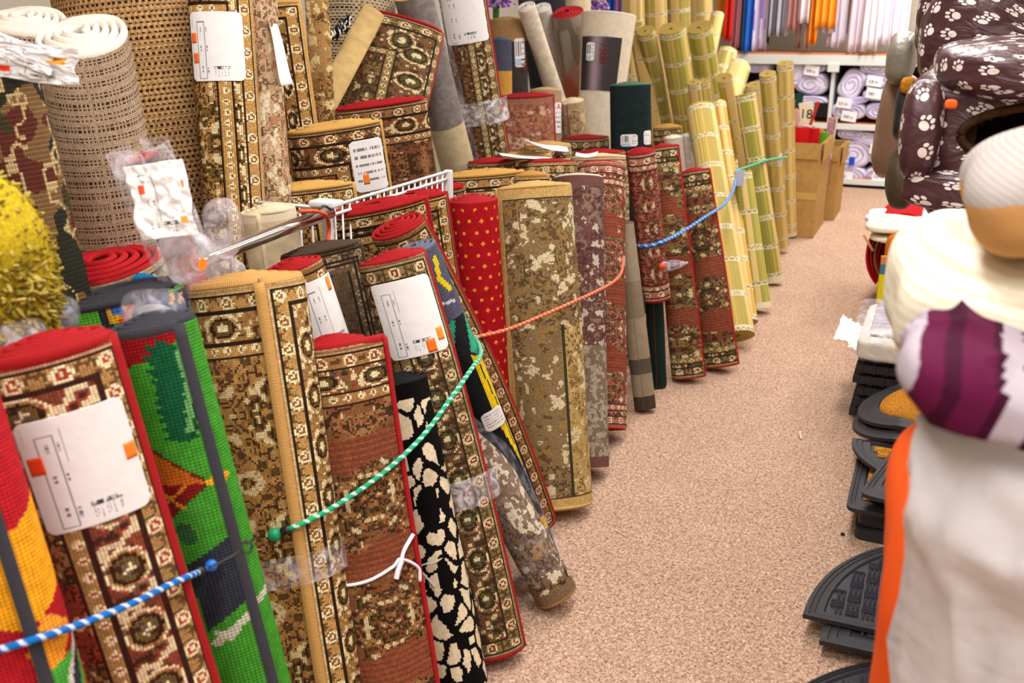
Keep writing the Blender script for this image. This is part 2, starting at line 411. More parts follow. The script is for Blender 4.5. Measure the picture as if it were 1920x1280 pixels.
def sisal(c1='#b09468', c2='#3a2216', pu=.011, pv=.0085, du=.55, dv=.45):
    c1, c2 = hx(c1), hx(c2)
    def f(u, v, ctx):
        r = np.floor(v / pv); x = np.mod(u + np.mod(r, 2) * pu / 2, pu) / pu; y = np.mod(v, pv) / pv
        c = base(u, c1) * (.8 + .4 * vn(u / .004, v / .02, 3))[..., None]
        return mixc(c, c2, (x < du) & (y < dv) & (v > .012))
    return f
def openknit(c1='#a89078', c2='#36221a'):
    c1, c2 = hx(c1), hx(c2)
    def f(u, v, ctx):
        c = base(u, c1) * (.72 + .5 * vn(u / .004, v / .004, 3))[..., None]
        y = np.mod(v, .024) / .024
        k = (np.mod(u, .008) < .0042) & (((y > .3) & (y < .47)) | ((y > .62) & (y < .8)))
        return mixc(c, c2, k * (.6 + .4 * (vn(u / .1, v / .08, 4) > .3)))
    return f
def kilim(u, v, ctx):
    c = base(u, hx('#7a5c3c')); n = fbm(u / .05, v / .09, 51, 2); q = fbm(u / .03, v / .05, 57, 2)
    c = mixc(c, hx('#2c2c22'), (n > .52)); c = mixc(c, hx('#5a2c22'), (n < .4)); c = mixc(c, hx('#b8a074'), np.abs(q - .5) < .03)
    c = mixc(c, hx('#a07840'), (u > .05) & (u < .08)); c = mixc(c, hx('#3c3a24'), q > .66)
    return c * (.8 + .4 * (np.mod(v, .008) < .004))[..., None]
def bands(lst, seed=0):
    def f(u, v, ctx):
        c = base(u, hx(lst[0][1]))
        for b, col in lst: c = np.where((v > b * ctx['L'])[..., None], hx(col), c)
        c = c * (.85 + .3 * fbm(u / .02, v / .02, seed))[..., None]
        return c
    return f
def stripes_to(u, v, ctx):
    t = v / ctx['L']; c = base(u, hx('#a09484')); c = mixc(c, hx('#4a443e'), np.mod(v + .006 * vn(u / .03, v / .2, 1), .012) < .003)
    k = np.clip((t - .14 + .12 * (vn(u / .05, v / .1, 2) - .5)) * 8, 0, 1)
    return mixc(c, hx('#a85444') * (.9 + .2 * (np.mod(v, .012) < .006))[..., None], k * .95)
def bamboo(c='#b4a45c', pitch=.16, off=.02, seed=0, rib='#efe6c4'):
    cc = hx(c)
    def f(u, v, ctx):
        s = h2(np.floor(u / .006), np.zeros(u.shape), seed); s2 = h2(np.floor(u / .024), np.zeros(u.shape), seed + 5)
        col = base(u, cc) * (.72 + .5 * s)[..., None]
        col = mixc(col, hx('#dfc284'), (s2 > .5) * .7); col = mixc(col, hx('#8c8c44'), (s2 < .2) * .5)
        col = col * np.where(np.mod(u, .006) < .0012, .45, 1.0)[..., None]
        y = np.mod(v - off, pitch); k = (y < .028) & (v < ctx['L'])
        k |= (ctx['L'] - v) < .03
        z = np.abs(np.mod(u, .016) - .008); w = np.abs(y - .014)
        rb = mixc(base(u, hx(rib)), cc * .8, (np.abs(w - z) < .0022) & (w < .009))
        return np.where(k[..., None], rb * .85, col * 1.12)
    return f

# ------------------------------------------------------------------ the roll
ROLLS = []
def solve_base(top, mid, Xb, z):
    n = np.cross(ray(*top), ray(*mid)); # n.(P-CAM)=0 with P=(Xb,Y,z)
    Y = -(n[0] * Xb + n[2] * (z - H)) / n[1]
    return np.array([Xb, Y, z])
class Roll: pass
def roll(name, label, cat, top, mid, w, Xt=-1.12, Xb=-.9, zb=0.0, flat=.8, turns=2.6, phi=40, dr=1, bind='#a3161c', pat=None,
         mat=None, t=.0095, bend=0.0, flare=0.0, taper=1.0, side=True, bot=True, inner='#7c2a20', cell=None, group=None, zcap=None,
         bindh=.0065, topbind=True, L=None, rot=0, parts=None, ob=0.0, Yt=None):
    r_ = Roll(); T = atx(*top, Xt) if Yt is None else aty(*top, Yt); D = depth(T); R = w / 2 * D / F
    z = zb + R * .3
    for _ in range(4):
        B = solve_base(top, mid, Xb, z) if Xb is not None else atz(*mid, z)
        a = (T - B) / np.linalg.norm(T - B); z = zb + R * taper * math.sqrt(max(0, 1 - a[2] ** 2)) + .006
    if L:                                    # fixed length, base hangs where it ends
        B = T - a * L
    B = np.array(B); Ln = float(np.linalg.norm(T - B)); a = (T - B) / Ln
    d = CAM - (T + B) / 2; e2 = d - (d @ a) * a; e2 /= np.linalg.norm(e2); e1 = np.cross(a, e2)
    if rot:
        c, s = math.cos(math.radians(rot)), math.sin(math.radians(rot)); e1, e2 = e1 * c + e2 * s, e2 * c - e1 * s
    ph = math.radians(phi); W = 2 * PI * turns; Cc = 2 * PI * R * (1 + flat) / 2
    sd = len(ROLLS) * 1.7
    pitch_ = max(.0125, R * .19); t = pitch_ * .86; turns = min(R * .84 / pitch_, turns + 2.2); W = 2 * PI * turns
    def rho(th):
        k = 1 - pitch_ * th / (2 * PI) / R
        if flare: k = k + flare / R * np.clip(1 - th / .7, 0, 1) ** 2
        return np.maximum(k, .12) * (1 + .018 * np.sin(3 * th + sd) + .01 * np.sin(5 * th + 2 * sd))
    def pt(th, v, off=0.0):
        """th rad along the spiral from the free edge, v metres from the top, off outward metres"""
        th, v = np.broadcast_arrays(np.asarray(th, float), np.asarray(v, float))
        al = ph - dr * th; q = v / Ln; sc = (1 + (taper - 1) * q) * (1 + .012 * np.sin(7 * q + sd))
        k = rho(th) + off / R
        x = R * k * np.sin(al) * sc; y = R * k * flat * np.cos(al) * sc
        cen = T[None] + (B - T)[None] * q.reshape(-1, 1) + e1[None] * (bend * 4 * q * (1 - q)).reshape(-1, 1)
        P = cen.reshape(q.shape + (3,)) + x[..., None] * e1 + y[..., None] * e2
        if ob: P = P - a * (ob * (y - .15 * x) * np.clip(1 - q * 3, 0, 1) ** 2 + .05 * ob * R * np.sin(2 * al) * np.clip(1 - q * 3, 0, 1))[..., None]
        return P
    px0 = proj(T); px1 = proj(B); al_ = px1 - px0; lp = np.linalg.norm(al_); al_ = al_ / lp; pr_ = np.array([al_[1], -al_[0]])
    if pr_[0] < 0: pr_ = -pr_
    d0, d1 = depth(T), depth(B)
    def uv(x, y, raw=False):
        q = np.array([x, y]) - px0; s = min(max((q @ al_) / lp, -.3), 1.3); hw = w / 2 * (1 + (D / d1 * taper - 1) * s)
        # perspective-correct position along the axis
        v = s * d0 / (s * d0 + (1 - s) * d1) if 0 < s < 1 else s
        o = max(-.98, min(.98, (q @ pr_) / hw)); al = math.asin(o); uu = R * (ph - al) * dr * (1 + flat) / 2; return (uu if raw and uu > -Cc * .6 else uu % Cc, v * Ln)
    cell = cell or max(.004, 1.9 * D / F)
    ctx = dict(L=Ln, Cc=Cc, uv=uv, side=side, R=R)
    nu = max(24, int(Cc / cell)); nv = max(30, int(Ln / cell))
    th = np.linspace(0, 2 * PI, nu + 1); v = np.linspace(0, Ln, nv + 1)
    TH, V = np.meshgrid(th, v, indexing='ij'); Pm = pt(TH, V, t / 2)
    um = (th[:-1] + th[1:]) / 2 / (2 * PI) * Cc; vm = (v[:-1] + v[1:]) / 2; UM, VM = np.meshgrid(um, vm, indexing='ij')
    col = (pat or plainc('#a08060'))(UM, VM, ctx)
    grids = [(Pm, col, np.stack([TH / (2 * PI) * Cc, V], -1))]
    cin = hx(inner)
    nc = int(24 * (turns - 1)) + 2; th2 = np.linspace(2 * PI, W, nc); v2 = np.linspace(0, Ln, 10); A, Bv = np.meshgrid(th2, v2, indexing='ij')
    UVc = np.stack([A / (2 * PI) * Cc, Bv], -1); A2, B2 = np.meshgrid((th2[1:] + th2[:-1]) / 2, (v2[1:] + v2[:-1]) / 2, indexing='ij')
    grids.append((pt(A, Bv, t / 2), pat(A2 / (2 * PI) * Cc, B2, ctx) if pat else cin, UVc))
    th3 = np.linspace(0, W, int(28 * turns)); A, Bv = np.meshgrid(th3, v2, indexing='ij'); UVc = np.stack([A / (2 * PI) * Cc, Bv], -1)
    grids.append((pt(A, Bv, -t / 2)[::-1], cin, UVc[::-1]))
    for vv in (0.0, Ln):
        e = np.stack([pt(th3, vv, t / 2), pt(th3, vv, -t / 2)], 1); grids.append((e, cin, None))
    for tt in (0.0, W):
        e = np.stack([pt(tt, v2, t / 2), pt(tt, v2, -t / 2)], 1); grids.append((e, cin, None))
    root = empty(name, tuple(B - a * 0), label, cat, group)
    root.location = Vector(B.tolist())
    M = mat or m_weave('carpet_backing_weave')
    gmesh('rug_body' if 'rug' in name or 'mat' in name else ('slat_body' if 'bamboo' in name else 'body'), grids, M, root)
    if bind:
        bm_ = m_bind(bind)
        if topbind: tube('top_binding', pt(th3, 0.001 - .0035 * th3 / (2 * PI)), t * .46, bm_, root, ns=8, ry=bindh, upv=a)
        if bot: tube('bottom_binding', pt(th3[:int(40)], Ln - .002), t * .56, bm_, root, ns=6, ry=bindh, upv=a)
        if side:
            vs = np.linspace(-.002, Ln, 50); c0 = pt(0.0, vs); rad = pt(0.0, vs, .01) - c0; rad /= np.linalg.norm(rad, axis=1)[:, None]
            tube('side_binding', c0, bindh, bm_, root, ns=8, ry=t * .6, upv=rad)
    r_.root, r_.pt, r_.uv, r_.R, r_.Ln, r_.D, r_.a, r_.e1, r_.e2, r_.ph, r_.dr, r_.Cc, r_.t, r_.T, r_.B = root, pt, uv, R, Ln, D, a, e1, e2, ph, dr, Cc, t, T, B
    ROLLS.append(r_)
    print('ROLL %-22s D=%.2f R=%.3f L=%.2f top=(%.2f %.2f %.2f) base=(%.2f %.2f %.2f) %s' % (name, D, R, Ln, *T, *B, label[:30]))
    return r_
def paper_col(a, b, seed=0, kind='sheet', wm=.2, hm=.14):
    """a down the sheet 0..1, b across 0..1"""
    c = base(a, hx('#e9e7ea')) * (.97 + .05 * vn(a * 9, b * 7, seed))[..., None]
    ink = hx('#3a3a42')
    def rect(a0, a1, b0, b1): return (a > a0) & (a < a1) & (b > b0) & (b < b1)
    if kind == 'sheet':
        ln = rect(.14, .97, .17, .33) & ~rect(.15, .96, .182, .318)
        c = mixc(c, ink, ln * .85)
        c = mixc(c, ink, rect(.1, .78, .425, .433) * .6); c = mixc(c, ink, rect(.1, .4, .395, .401) * .5)
        c = mixc(c, ink, (rect(.04, .25, .06, .075) & (h2(np.floor(a * 150), np.floor(b * 3), 5) > .5)) * .5)
        for (x0, y0) in ((.2, .24), (.2, .34), (.48, .23), (.48, .345), (.78, .24), (.8, .35)):
            c = mixc(c, ink, (rect(x0, x0 + .09, y0, y0 + .028) & (h2(np.floor(a * 110), np.floor(b * 2), 7) > .4)) * .8)
        for k in range(5):
            bb = .47 + k * .055; on = rect(.79, .83, bb, bb + .05)
            c = mixc(c, ink, (on & ~rect(.795, .825, bb + .006, bb + .044)) * .9)
            if k == 1: c = mixc(c, ink, on)
            else: c = mixc(c, ink, (on & (h2(np.floor(a * 160), np.floor(b * 130), 9) > .62)) * .8)
            c = mixc(c, ink, (rect(.84, .93 + .02 * (k % 2), bb + .008, bb + .02) & (h2(np.floor(a * 200), np.floor(b * 1), 11 + k) > .3)) * .6)
            c = mixc(c, ink, (rect(.84, .92, bb + .03, bb + .036) & (h2(np.floor(a * 200), np.floor(b * 1), 15 + k) > .3)) * .5)
    elif kind == 'bar':
        c = mixc(c, ink, rect(.12, .62, .1, .6) & (h2(np.floor(b * 60), np.zeros(a.shape), seed) > .5))
        c = mixc(c, hx('#a8c4e0'), rect(.7, .95, .05, .6))
        for k in range(4): c = mixc(c, ink, rect(.12 + k * .2, .18 + k * .2, .68, .95) & (h2(np.floor(b * 70), np.floor(a * 5), seed + k) > .35))
    elif kind == 'lines':
        for k in range(5): c = mixc(c, ink, (rect(.15 + k * .15, .2 + k * .15, .1, .9) & (h2(np.floor(b * 40), np.floor(a * 7), seed + k) > .35)) * .8)
    return c
def label_on(r, px, wm, hm, seed=0, kind='sheet', stickers=(), name='price_label', skew=0, off=.004, ns=None):
    """sheet hm long down the roll x wm around, centred where the photo pixel falls"""
    u0, v0 = r.uv(*px); R2 = r.R
    n1 = int(hm / .0014); n2 = int(wm / .0014)
    if r.D > 2.6: n1, n2 = int(hm / .0022), int(wm / .0022)
    a = np.linspace(0, 1, n1 + 1); b = np.linspace(0, 1, n2 + 1)
    def P(A, B, o):
        uu = u0 - r.dr * (B - .5) * wm; vv = v0 + (A - .5) * hm + (B - .5) * wm * skew
        return r.pt(uu / r.Cc * 2 * PI, vv, r.t / 2 + o)
    A, B = np.meshgrid(a, b, indexing='ij'); Am, Bm = np.meshgrid((a[1:] + a[:-1]) / 2, (b[1:] + b[:-1]) / 2, indexing='ij')
    rr = .012; dx = np.maximum(0, np.abs(Bm - .5) * wm - (wm / 2 - rr)); dy = np.maximum(0, np.abs(Am - .5) * hm - (hm / 2 - rr))
    g = P(A, B, off)
    o = gmesh(name, [(g, paper_col(Am, Bm, seed, kind), None, np.hypot(dx, dy) < rr)], m_paper(), r.root)
    so = o.modifiers.new('Solidify', 'SOLIDIFY'); so.thickness = .0004; so.offset = -1
    for (sa, sb, sh, sw, colr) in stickers:
        A, B = np.meshgrid(np.linspace(sa - sh / hm / 2, sa + sh / hm / 2, 6), np.linspace(sb - sw / wm / 2, sb + sw / wm / 2, 6), indexing='ij')
        s = gmesh('price_sticker', [(P(A, B, off + .0012), hx(colr), None)], m_paper(), o); s.modifiers.new('Solidify', 'SOLIDIFY').thickness = .0004
        tagp(s, 'small orange price sticker')
    return o
def wrap_on(r, v0, v1, a0=-110, a1=110, name='plastic_wrap', alpha=.3, off=.006, parent=None):
    th = (r.ph - np.radians(np.linspace(a0, a1, 40))) * r.dr
    A, V = np.meshgrid(th, np.linspace(v0, v1, 16), indexing='ij')
    g = r.pt(A, V, r.t / 2 + off + .002)
    g = g + r.e2 * (.0012 * np.sin(A * 9 + V * 160))[..., None]
    return gmesh(name, [(g, (1, 1, 1), None)], m_plastic('clear_tape_%d' % int(alpha * 100), alpha, bump=.8, sc=22), r.root)
def string_on(r, px_list, col='#e8e6ee', rad=.0035, name='tie_string'):
    pts = []
    for (x, y) in px_list:
        u, v = r.uv(x, y); pts.append(r.pt(u / r.Cc * 2 * PI, v, r.t / 2 + rad + .001))
    return tube(name, spline(np.array(pts), 40), rad, m_flat('white_string_' + col.strip('#'), col, .5, .3, 300, .1), r.root, ns=6)

# ================================================================== THE ROOM
RED = '#a3161c'; TAN = '#c99a5a'; GREY = '#3c3c44'; CREAM = '#e8dcc8'
def m_floor():
    m, n, b = nt('speckled_carpet', .95, .1); L = n.links
    tc = N(n, 'ShaderNodeTexCoord')
    mp = N(n, 'ShaderNodeMapping'); mp.inputs['Scale'].default_value = (1, .8, 1); L.new(tc.outputs['Object'], mp.inputs[0])
    a = N(n, 'ShaderNodeTexNoise', i_Scale=150.0, i_Detail=3.0, i_Distortion=1.2); L.new(mp.outputs[0], a.inputs['Vector'])
    r = N(n, 'ShaderNodeValToRGB'); e = r.color_ramp.elements
    e[0].position = .36; e[0].color = (*hx('#8e6b58'), 1); e[1].position = .66; e[1].color = (*hx('#dcc0a8'), 1)
    x = e.new(.5); x.color = (*hx('#bb9a84'), 1)
    L.new(a.outputs[0], r.inputs[0])
    c = N(n, 'ShaderNodeTexNoise', i_Scale=3.0, i_Detail=2.0); L.new(tc.outputs['Object'], c.inputs['Vector'])
    s = math_(n, 'ADD', math_(n, 'MULTIPLY', c.outputs[0], .2), .9)
    mx = N(n, 'ShaderNodeVectorMath', operation='SCALE'); L.new(r.outputs[0], mx.inputs[0]); L.new(s, mx.inputs['Scale']); L.new(mx.outputs[0], b.inputs['Base Color'])
    bp = N(n, 'ShaderNodeBump', i_Strength=.5, i_Distance=.004); L.new(a.outputs[0], bp.inputs['Height']); L.new(bp.outputs[0], b.inputs['Normal'])
    return m
X0, X1, Y0, Y1, ZC = -3.7, 2.4, -1.6, 10.6, 3.1
def slab(name, c, s, mat):
    o = box(name, c, s, mat, bw=0); o['kind'] = 'structure'; return o
slab('floor', ((X0 + X1) / 2, (Y0 + Y1) / 2, -.05), (X1 - X0, Y1 - Y0, .1), m_floor())
wp = m_flat('cream_wall_paint', '#d8d2c4', .9, .2, 40, .04, .1)
slab('ceiling', ((X0 + X1) / 2, (Y0 + Y1) / 2, ZC + .05), (X1 - X0, Y1 - Y0, .1), m_flat('white_ceiling_tile', '#e8e6e0', .9, .1, 30, .04, .1))
slab('wall_left', (X0 - .05, (Y0 + Y1) / 2, ZC / 2), (.1, Y1 - Y0, ZC), wp)
slab('wall_right', (X1 + .05, (Y0 + Y1) / 2, ZC / 2), (.1, Y1 - Y0, ZC), wp)
slab('wall_back', ((X0 + X1) / 2, Y1 + .05, ZC / 2), (X1 - X0, .1, ZC), wp)
slab('wall_front', ((X0 + X1) / 2, Y0 - .05, ZC / 2), (X1 - X0, .1, ZC), wp)
# ceiling lamps: two rows of fluorescent fittings
mem = bpy.data.materials.new('fluorescent_tube'); mem.use_nodes = True
mb = mem.node_tree.nodes['Principled BSDF']; mb.inputs['Emission Color'].default_value = (1, .97, .95, 1); mb.inputs['Emission Strength'].default_value = 4
white_enamel = m_flat('white_enamel', '#e6e6e6', .4, .4)
for i, (x, y, en) in enumerate([(-.55, -.6, 60), (-.55, 1.5, 66), (-.55, 3.7, 60), (-.55, 6.0, 55), (-.3, 8.4, 105), (.9, -.3, 40), (1.0, 2.4, 40), (1.0, 5.6, 40), (.7, 8.6, 60)]):
    e = empty('ceiling_lamp', (x, y, ZC), 'white fluorescent ceiling lamp out of the frame above the aisle', 'lamp', 'fluorescent lamps on the ceiling')
    box('lamp_housing', (x, y, ZC - .035), (.3, 1.25, .07), white_enamel, e, bw=.006)
    for s in (-.07, .07):
        tube('lamp_tube', [(x + s, y - .58, ZC - .095), (x + s, y, ZC - .095), (x + s, y + .58, ZC - .095)], .016, mem, e, ns=10)
    l = bpy.data.lights.new('lamp_light', 'AREA'); l.shape = 'RECTANGLE'; l.size = .4; l.size_y = 1.25; l.energy = en; l.color = (1, .965, .93)
    lo = bpy.data.objects.new('lamp_light', l); link(lo, e); lo.location = (0, 0, -.12)

# ================================================================== FRONT ROW OF ROLLED RUGS
kidm = m_weave('looped_pile_print', cell=.0055, dark=.62, bump=.7, fuzz=.2)
pilem = m_pile('cut_pile'); flossm = m_pile('soft_pile', 300, .2, .4)
k0 = [('p', '#e9a01c', [(-60, 960), (0, 975), (85, 900), (120, 1080), (70, 1160), (-40, 1150)]), ('p', '#a81420', [(40, 1150), (90, 1080), (135, 1160), (130, 1230), (60, 1240)]),
      ('p', '#e9962a', [(55, 1130), (105, 1160), (95, 1215), (70, 1240), (40, 1200)]), ('p', '#47a03c', [(60, 1240), (130, 1190), (170, 1400), (60, 1400)]),
      ('l', '#30343c', [(140, 1180), (120, 1240), (125, 1330)], .008), ('l', '#c8c4b8', [(130, 1180), (108, 1240), (112, 1330)], .004)]
F0 = roll('rolled_rug', 'rolled red and yellow children\'s rug with grey edge, cut off by the left frame edge', 'rug', (-130, 740), (45, 1280), 215, Xt=-1.1, Xb=-.95, phi=22, dr=-1, bind=GREY, pat=polys('#b01a26', k0), mat=kidm, inner='#b8742a', cell=.004, bindh=.0115)
F1 = roll('rolled_rug', 'large rolled red-edged patterned rug with a big white label, at the front left', 'rug', (88, 655), (290, 1280), 240, Xt=-1.12, Xb=-.93, phi=66, dr=1, bind=RED, flat=.62, turns=3.2, pat=persian('red', 11, .13), cell=.004, bindh=.0115)
label_on(F1, (152, 858), .118, .168, 1, 'sheet', [(.38, .12, .026, .017, '#e8471c'), (.48, .93, .024, .014, '#f07f22')])
k2 = [('p', '#8c1018', [(205, 620), (345, 600), (300, 655), (232, 690)]), ('b', '#0e5230', [(303, 655), (318, 700), (325, 740), (338, 790)], .021), ('b', '#5e9a5c', [(330, 650), (345, 700), (350, 745), (352, 790)], .006), ('l', '#123a22', [(340, 655), (355, 700), (357, 745), (360, 790), (352, 812)], .0022),
      ('p', '#b8601c', [(278, 820), (385, 888), (325, 950), (250, 870)]), ('p', '#7c1414', [(300, 895), (385, 888), (330, 950), (300, 950)]), ('l', '#5a2a10', [(278, 820), (385, 888), (325, 950)], .0022), ('l', '#d08428', [(300, 900), (345, 935)], .0022), ('l', '#d08428', [(345, 895), (310, 940)], .0022),
      ('l', '#e0a020', [(388, 888), (402, 872), (412, 900), (425, 880)], .006), ('p', '#2c303c', [(352, 1040), (440, 970), (470, 1090), (400, 1150), (392, 1160)]), ('l', '#2e5c34', [(345, 975), (355, 990)], .012),
      ('l', '#c0bfae', [(405, 1180), (470, 1120), (500, 1100)], .0065), ('l', '#c0bfae', [(405, 1160), (430, 1172), (450, 1135), (480, 1110)], .004),
      ('l', '#1c2a4c', [(352, 700), (392, 800)], .004)]
F2 = roll('rolled_rug', 'rolled green children\'s rug with a kite and tree motif and dark grey edging', 'rug', (290, 612), (470, 1280), 165, Xt=-1.11, Xb=-.92, phi=30, dr=1, bind=GREY, pat=polys('#3f8f2a', k2), mat=kidm, inner='#4aa030', flat=.7, turns=2.2, cell=.004, bindh=.0115)
k2b = [('p', '#2c58a8', [(110, 575), (155, 572), (160, 610), (115, 612)]), ('p', '#d8a020', [(100, 570), (112, 570), (118, 612), (106, 612)]), ('p', '#4ea832', [(158, 572), (192, 568), (210, 640), (160, 640)]), ('p', '#2c2c36', [(190, 568), (205, 566), (215, 605), (196, 608)]),
       ('p', '#d8a020', [(203, 565), (240, 552), (245, 585), (206, 598)]), ('p', '#3a70c8', [(208, 566), (226, 560), (229, 576), (211, 580)]), ('p', '#b84a20', [(240, 550), (262, 548), (262, 600), (214, 606)]), ('p', '#26306c', [(262, 545), (355, 530), (358, 570), (262, 580)]), ('p', '#e0a828', [(318, 538), (326, 536), (326, 556), (318, 558)]), ('p', '#e0a828', [(334, 536), (342, 534), (342, 554), (334, 556)])]
F2b = roll('rolled_rug', 'rolled children\'s town rug with blue windows and grey edging behind the green rug', 'rug', (230, 552), (330, 900), 245, Xt=-1.36, Xb=-1.22, phi=10, dr=1, bind=GREY, pat=polys('#48a038', k2b), mat=kidm, inner='#3c8c34', flat=.5, turns=1.0, cell=.005, bindh=.009)
F3 = roll('rolled_rug', 'rolled golden-brown patterned rug with a tan edge running down its middle', 'rug', (457, 532), (575, 1280), 215, Xt=-1.2, Xb=-1.02, phi=14, dr=-1, bind=TAN, pat=persian('gold', 23, .13), flat=.75, turns=3.4, cell=.004, bindh=.0115)
wrap_on(F3, .52, .58, -60, 75, alpha=.22)
F4 = roll('rolled_rug', 'red-edged rolled rug with terracotta ground, tied with white string', 'rug', (624, 648), (724, 1280), 138, Xt=-1.08, Xb=-.9, phi=86, dr=1, bind=RED, pat=persian('brown', 7, .115, noside=True, zone=.44), flat=.85, turns=3.3, flare=.028, cell=.004, bindh=.0115)
string_on(F4, [(622, 1078), (650, 1079), (690, 1068), (728, 1050), (741, 1040), (760, 1065), (775, 1090)])
string_on(F4, [(741, 1043), (744, 1025), (749, 1004)], rad=.0045, name='tie_loop'); string_on(F4, [(741, 1043), (736, 1058), (733, 1072)], rad=.006, name='tie_end')
F5 = roll('rolled_rug', 'narrow black rolled rug with cream cracked-tile pattern', 'rug', (746, 714), (862, 1280), 112, Xt=-1.06, Xb=-.88, phi=-40, dr=-1, bind='#141416', pat=giraffe, mat=pilem, flat=.95, turns=3.3, t=.011, side=False, cell=.0035, inner='#141212')
string_on(F5, [(770, 1110), (788, 1046), (815, 1035), (856, 1012)], '#b8b4b4', .002)
string_on(F5, [(788, 1046), (787, 1030)], '#b8b4b4', .004, 'tie_loop'); string_on(F5, [(788, 1046), (792, 1110)], '#b8b4b4', .0025, 'tie_end'); string_on(F5, [(788, 1050), (812, 1080)], '#b8b4b4', .0025, 'tie_end')
F6 = roll('rolled_rug', 'rolled red-edged patterned rug with a white label, standing right of the black and cream rug', 'rug', (738, 484), (928, 1215), 135, Xt=-1.12, Xb=-.86, phi=58, dr=1, bind=RED, pat=persian('olive', 31, .12), flat=.72, turns=3.6, cell=.0042, bend=.012)
label_on(F6, (760, 592), .118, .178, 2, 'sheet', [(.78, .9, .03, .013, '#f0922a'), (.9, .72, .03, .016, '#ef6f1c')])
wrap_on(F6, .53, .6, -95, 95, alpha=.3)
F6c = roll('rolled_rug', 'red-edged rolled rug with a crooked white label, half hidden behind the golden rug', 'rug', (545, 502), (655, 820), 118, Xt=-1.26, Xb=-1.05, phi=-120, dr=1, bind=RED, pat=persian('brown', 37, .1), flat=.7, turns=2.6, cell=.0045, side=False)
label_on(F6c, (615, 580), .1, .165, 3, 'sheet', [(.12, .72, .032, .013, '#ee8a2a')])
F6b = roll('rolled_rug', 'plain dark brown woven rug folded flat with a dark brown edge', 'rug', (598, 468), (680, 800), 148, Xt=-1.34, Xb=-1.15, phi=85, dr=1, bind='#4a3a2c', pat=persian('dark', 41, .06, True), flat=.4, turns=1.8, cell=.005, inner='#5a4630')
F7 = roll('rolled_rug', 'rolled red-edged rug with a tight spiral top behind the labelled rug', 'rug', (747, 425), (1028, 1045), 112, Xt=-1.22, Xb=-1.0, phi=64, dr=1, bind=RED, pat=persian('brown', 43, .1), flat=.7, turns=3.6, cell=.0045, bend=.02)
k8 = [('l', '#e8c81c', [(815, 478), (822, 515), (842, 535)], .007), ('p', '#1e1f24', [(835, 595), (880, 575), (925, 700), (870, 720)]), ('p', '#2fa07c', [(838, 592), (850, 590), (848, 640), (835, 640)]), ('p', '#36a884', [(872, 580), (905, 650), (905, 665), (880, 650)]),
      ('p', '#e6c21a', [(880, 655), (905, 665), (945, 760), (990, 870), (1000, 880), (985, 880), (930, 780)]), ('l', '#14141a', [(893, 668), (940, 770), (985, 872)], .002), ('p', '#2fa58c', [(990, 868), (1006, 885), (1004, 900)]), ('p', '#d9a41c', [(1000, 960), (1050, 950), (1050, 975), (1000, 985)]), ('l', '#c8c8d0', [(825, 560), (850, 556)], .004),
      ('p', '#17181d', [(850, 640), (900, 700), (1040, 950), (960, 950), (880, 760)])]
k8 = k8[:2] + [k8[-1]] + k8[2:-1]
F8 = roll('rolled_rug', 'rolled children\'s road rug in dark grey, black and yellow squeezed between brown rugs', 'rug', (778, 468), (988, 985), 84, Xt=-1.12, Xb=-.885, phi=-110, dr=1, bind='#6a6e80', pat=polys('#54566a', k8), mat=kidm, flat=.75, turns=2.2, cell=.0045, bindh=.006, side=False, inner='#3c3c46')
F9 = roll('rolled_rug', 'rolled beige patterned rug leaning sideways, its tan end on the carpet', 'rug', (815, 690), (1042, 1118), 86, Xt=-1.14, Xb=None, phi=-130, dr=1, bind='#b98a50', pat=floral('#7c6248', '#ddd0b4', '#2c1e14', '#a57c4c', 61), flat=.95, turns=3.0, cell=.0042, side=False)
wrap_on(F9, .05, .62, -80, 80, alpha=.07)
F10 = roll('rolled_rug', 'plush red rolled rug dotted with small orange diamonds', 'rug', (884, 376), (918, 830), 98, Xt=-1.26, Xb=-1.2, phi=-150, dr=1, bind='#a82028', pat=dots, mat=pilem, flat=.85, turns=2.0, cell=.0045, inner='#8c1218', side=False)
label_on(F10, (922, 695), .035, .045, 5, 'bar')
F11 = roll('rolled_rug', 'wide rolled beige floral rug with a tan edge curving down its left side', 'rug', (1000, 352), (1040, 925), 146, Xt=-1.14, Xb=-.99, phi=-66, dr=-1, bind='#c8a466', pat=floral('#8c7450', '#dcd0a8', '#4c3c26', '#9a7a44', 71, panel=(.16, .42, '#bb9c62')), flat=.62, turns=2.6, cell=.0042, bindh=.008, inner='#c8a466')
F12 = roll('rolled_rug', 'rolled mauve-brown rug with cream leaves and a white top edge', 'rug', (1082, 336), (1092, 888), 96, Xt=-1.15, Xb=-1.0, phi=-140, dr=1, bind='#d8ccc0', pat=floral('#6e4a44', '#c8bcaa', '#4a2e2c', '#8a7464', 81, low=(.58, '#7c6c5c')), flat=.85, turns=3.0, cell=.0045, side=False, bot=False)
F13 = roll('rolled_rug', 'rolled dark red rug with ornamental bands and red spiral top, an orange cord round it', 'rug', (1124, 314), (1125, 862), 92, Xt=-1.2, Xb=-1.04, phi=-150, dr=1, bind=RED, pat=persian('rose', 91, .09, zone=.5), flat=.85, turns=3.2, cell=.0045, side=False)
F14 = roll('rolled_rug', 'thin rolled grey-beige rug in clear plastic leaning by the dark red rug', 'rug', (1170, 420), (1212, 765), 42, Xt=-1.1, Xb=None, phi=-10, dr=1, bind='#7c5c4c', pat=bands([(0, '#9c8e78'), (.3, '#8a7c66'), (.5, '#a09078'), (.72, '#5c5244'), (.8, '#9a8c74'), (.93, '#4a3c30')], 3), flat=.8, turns=2.0, cell=.006, side=False, bot=False, inner='#6a5a4a')
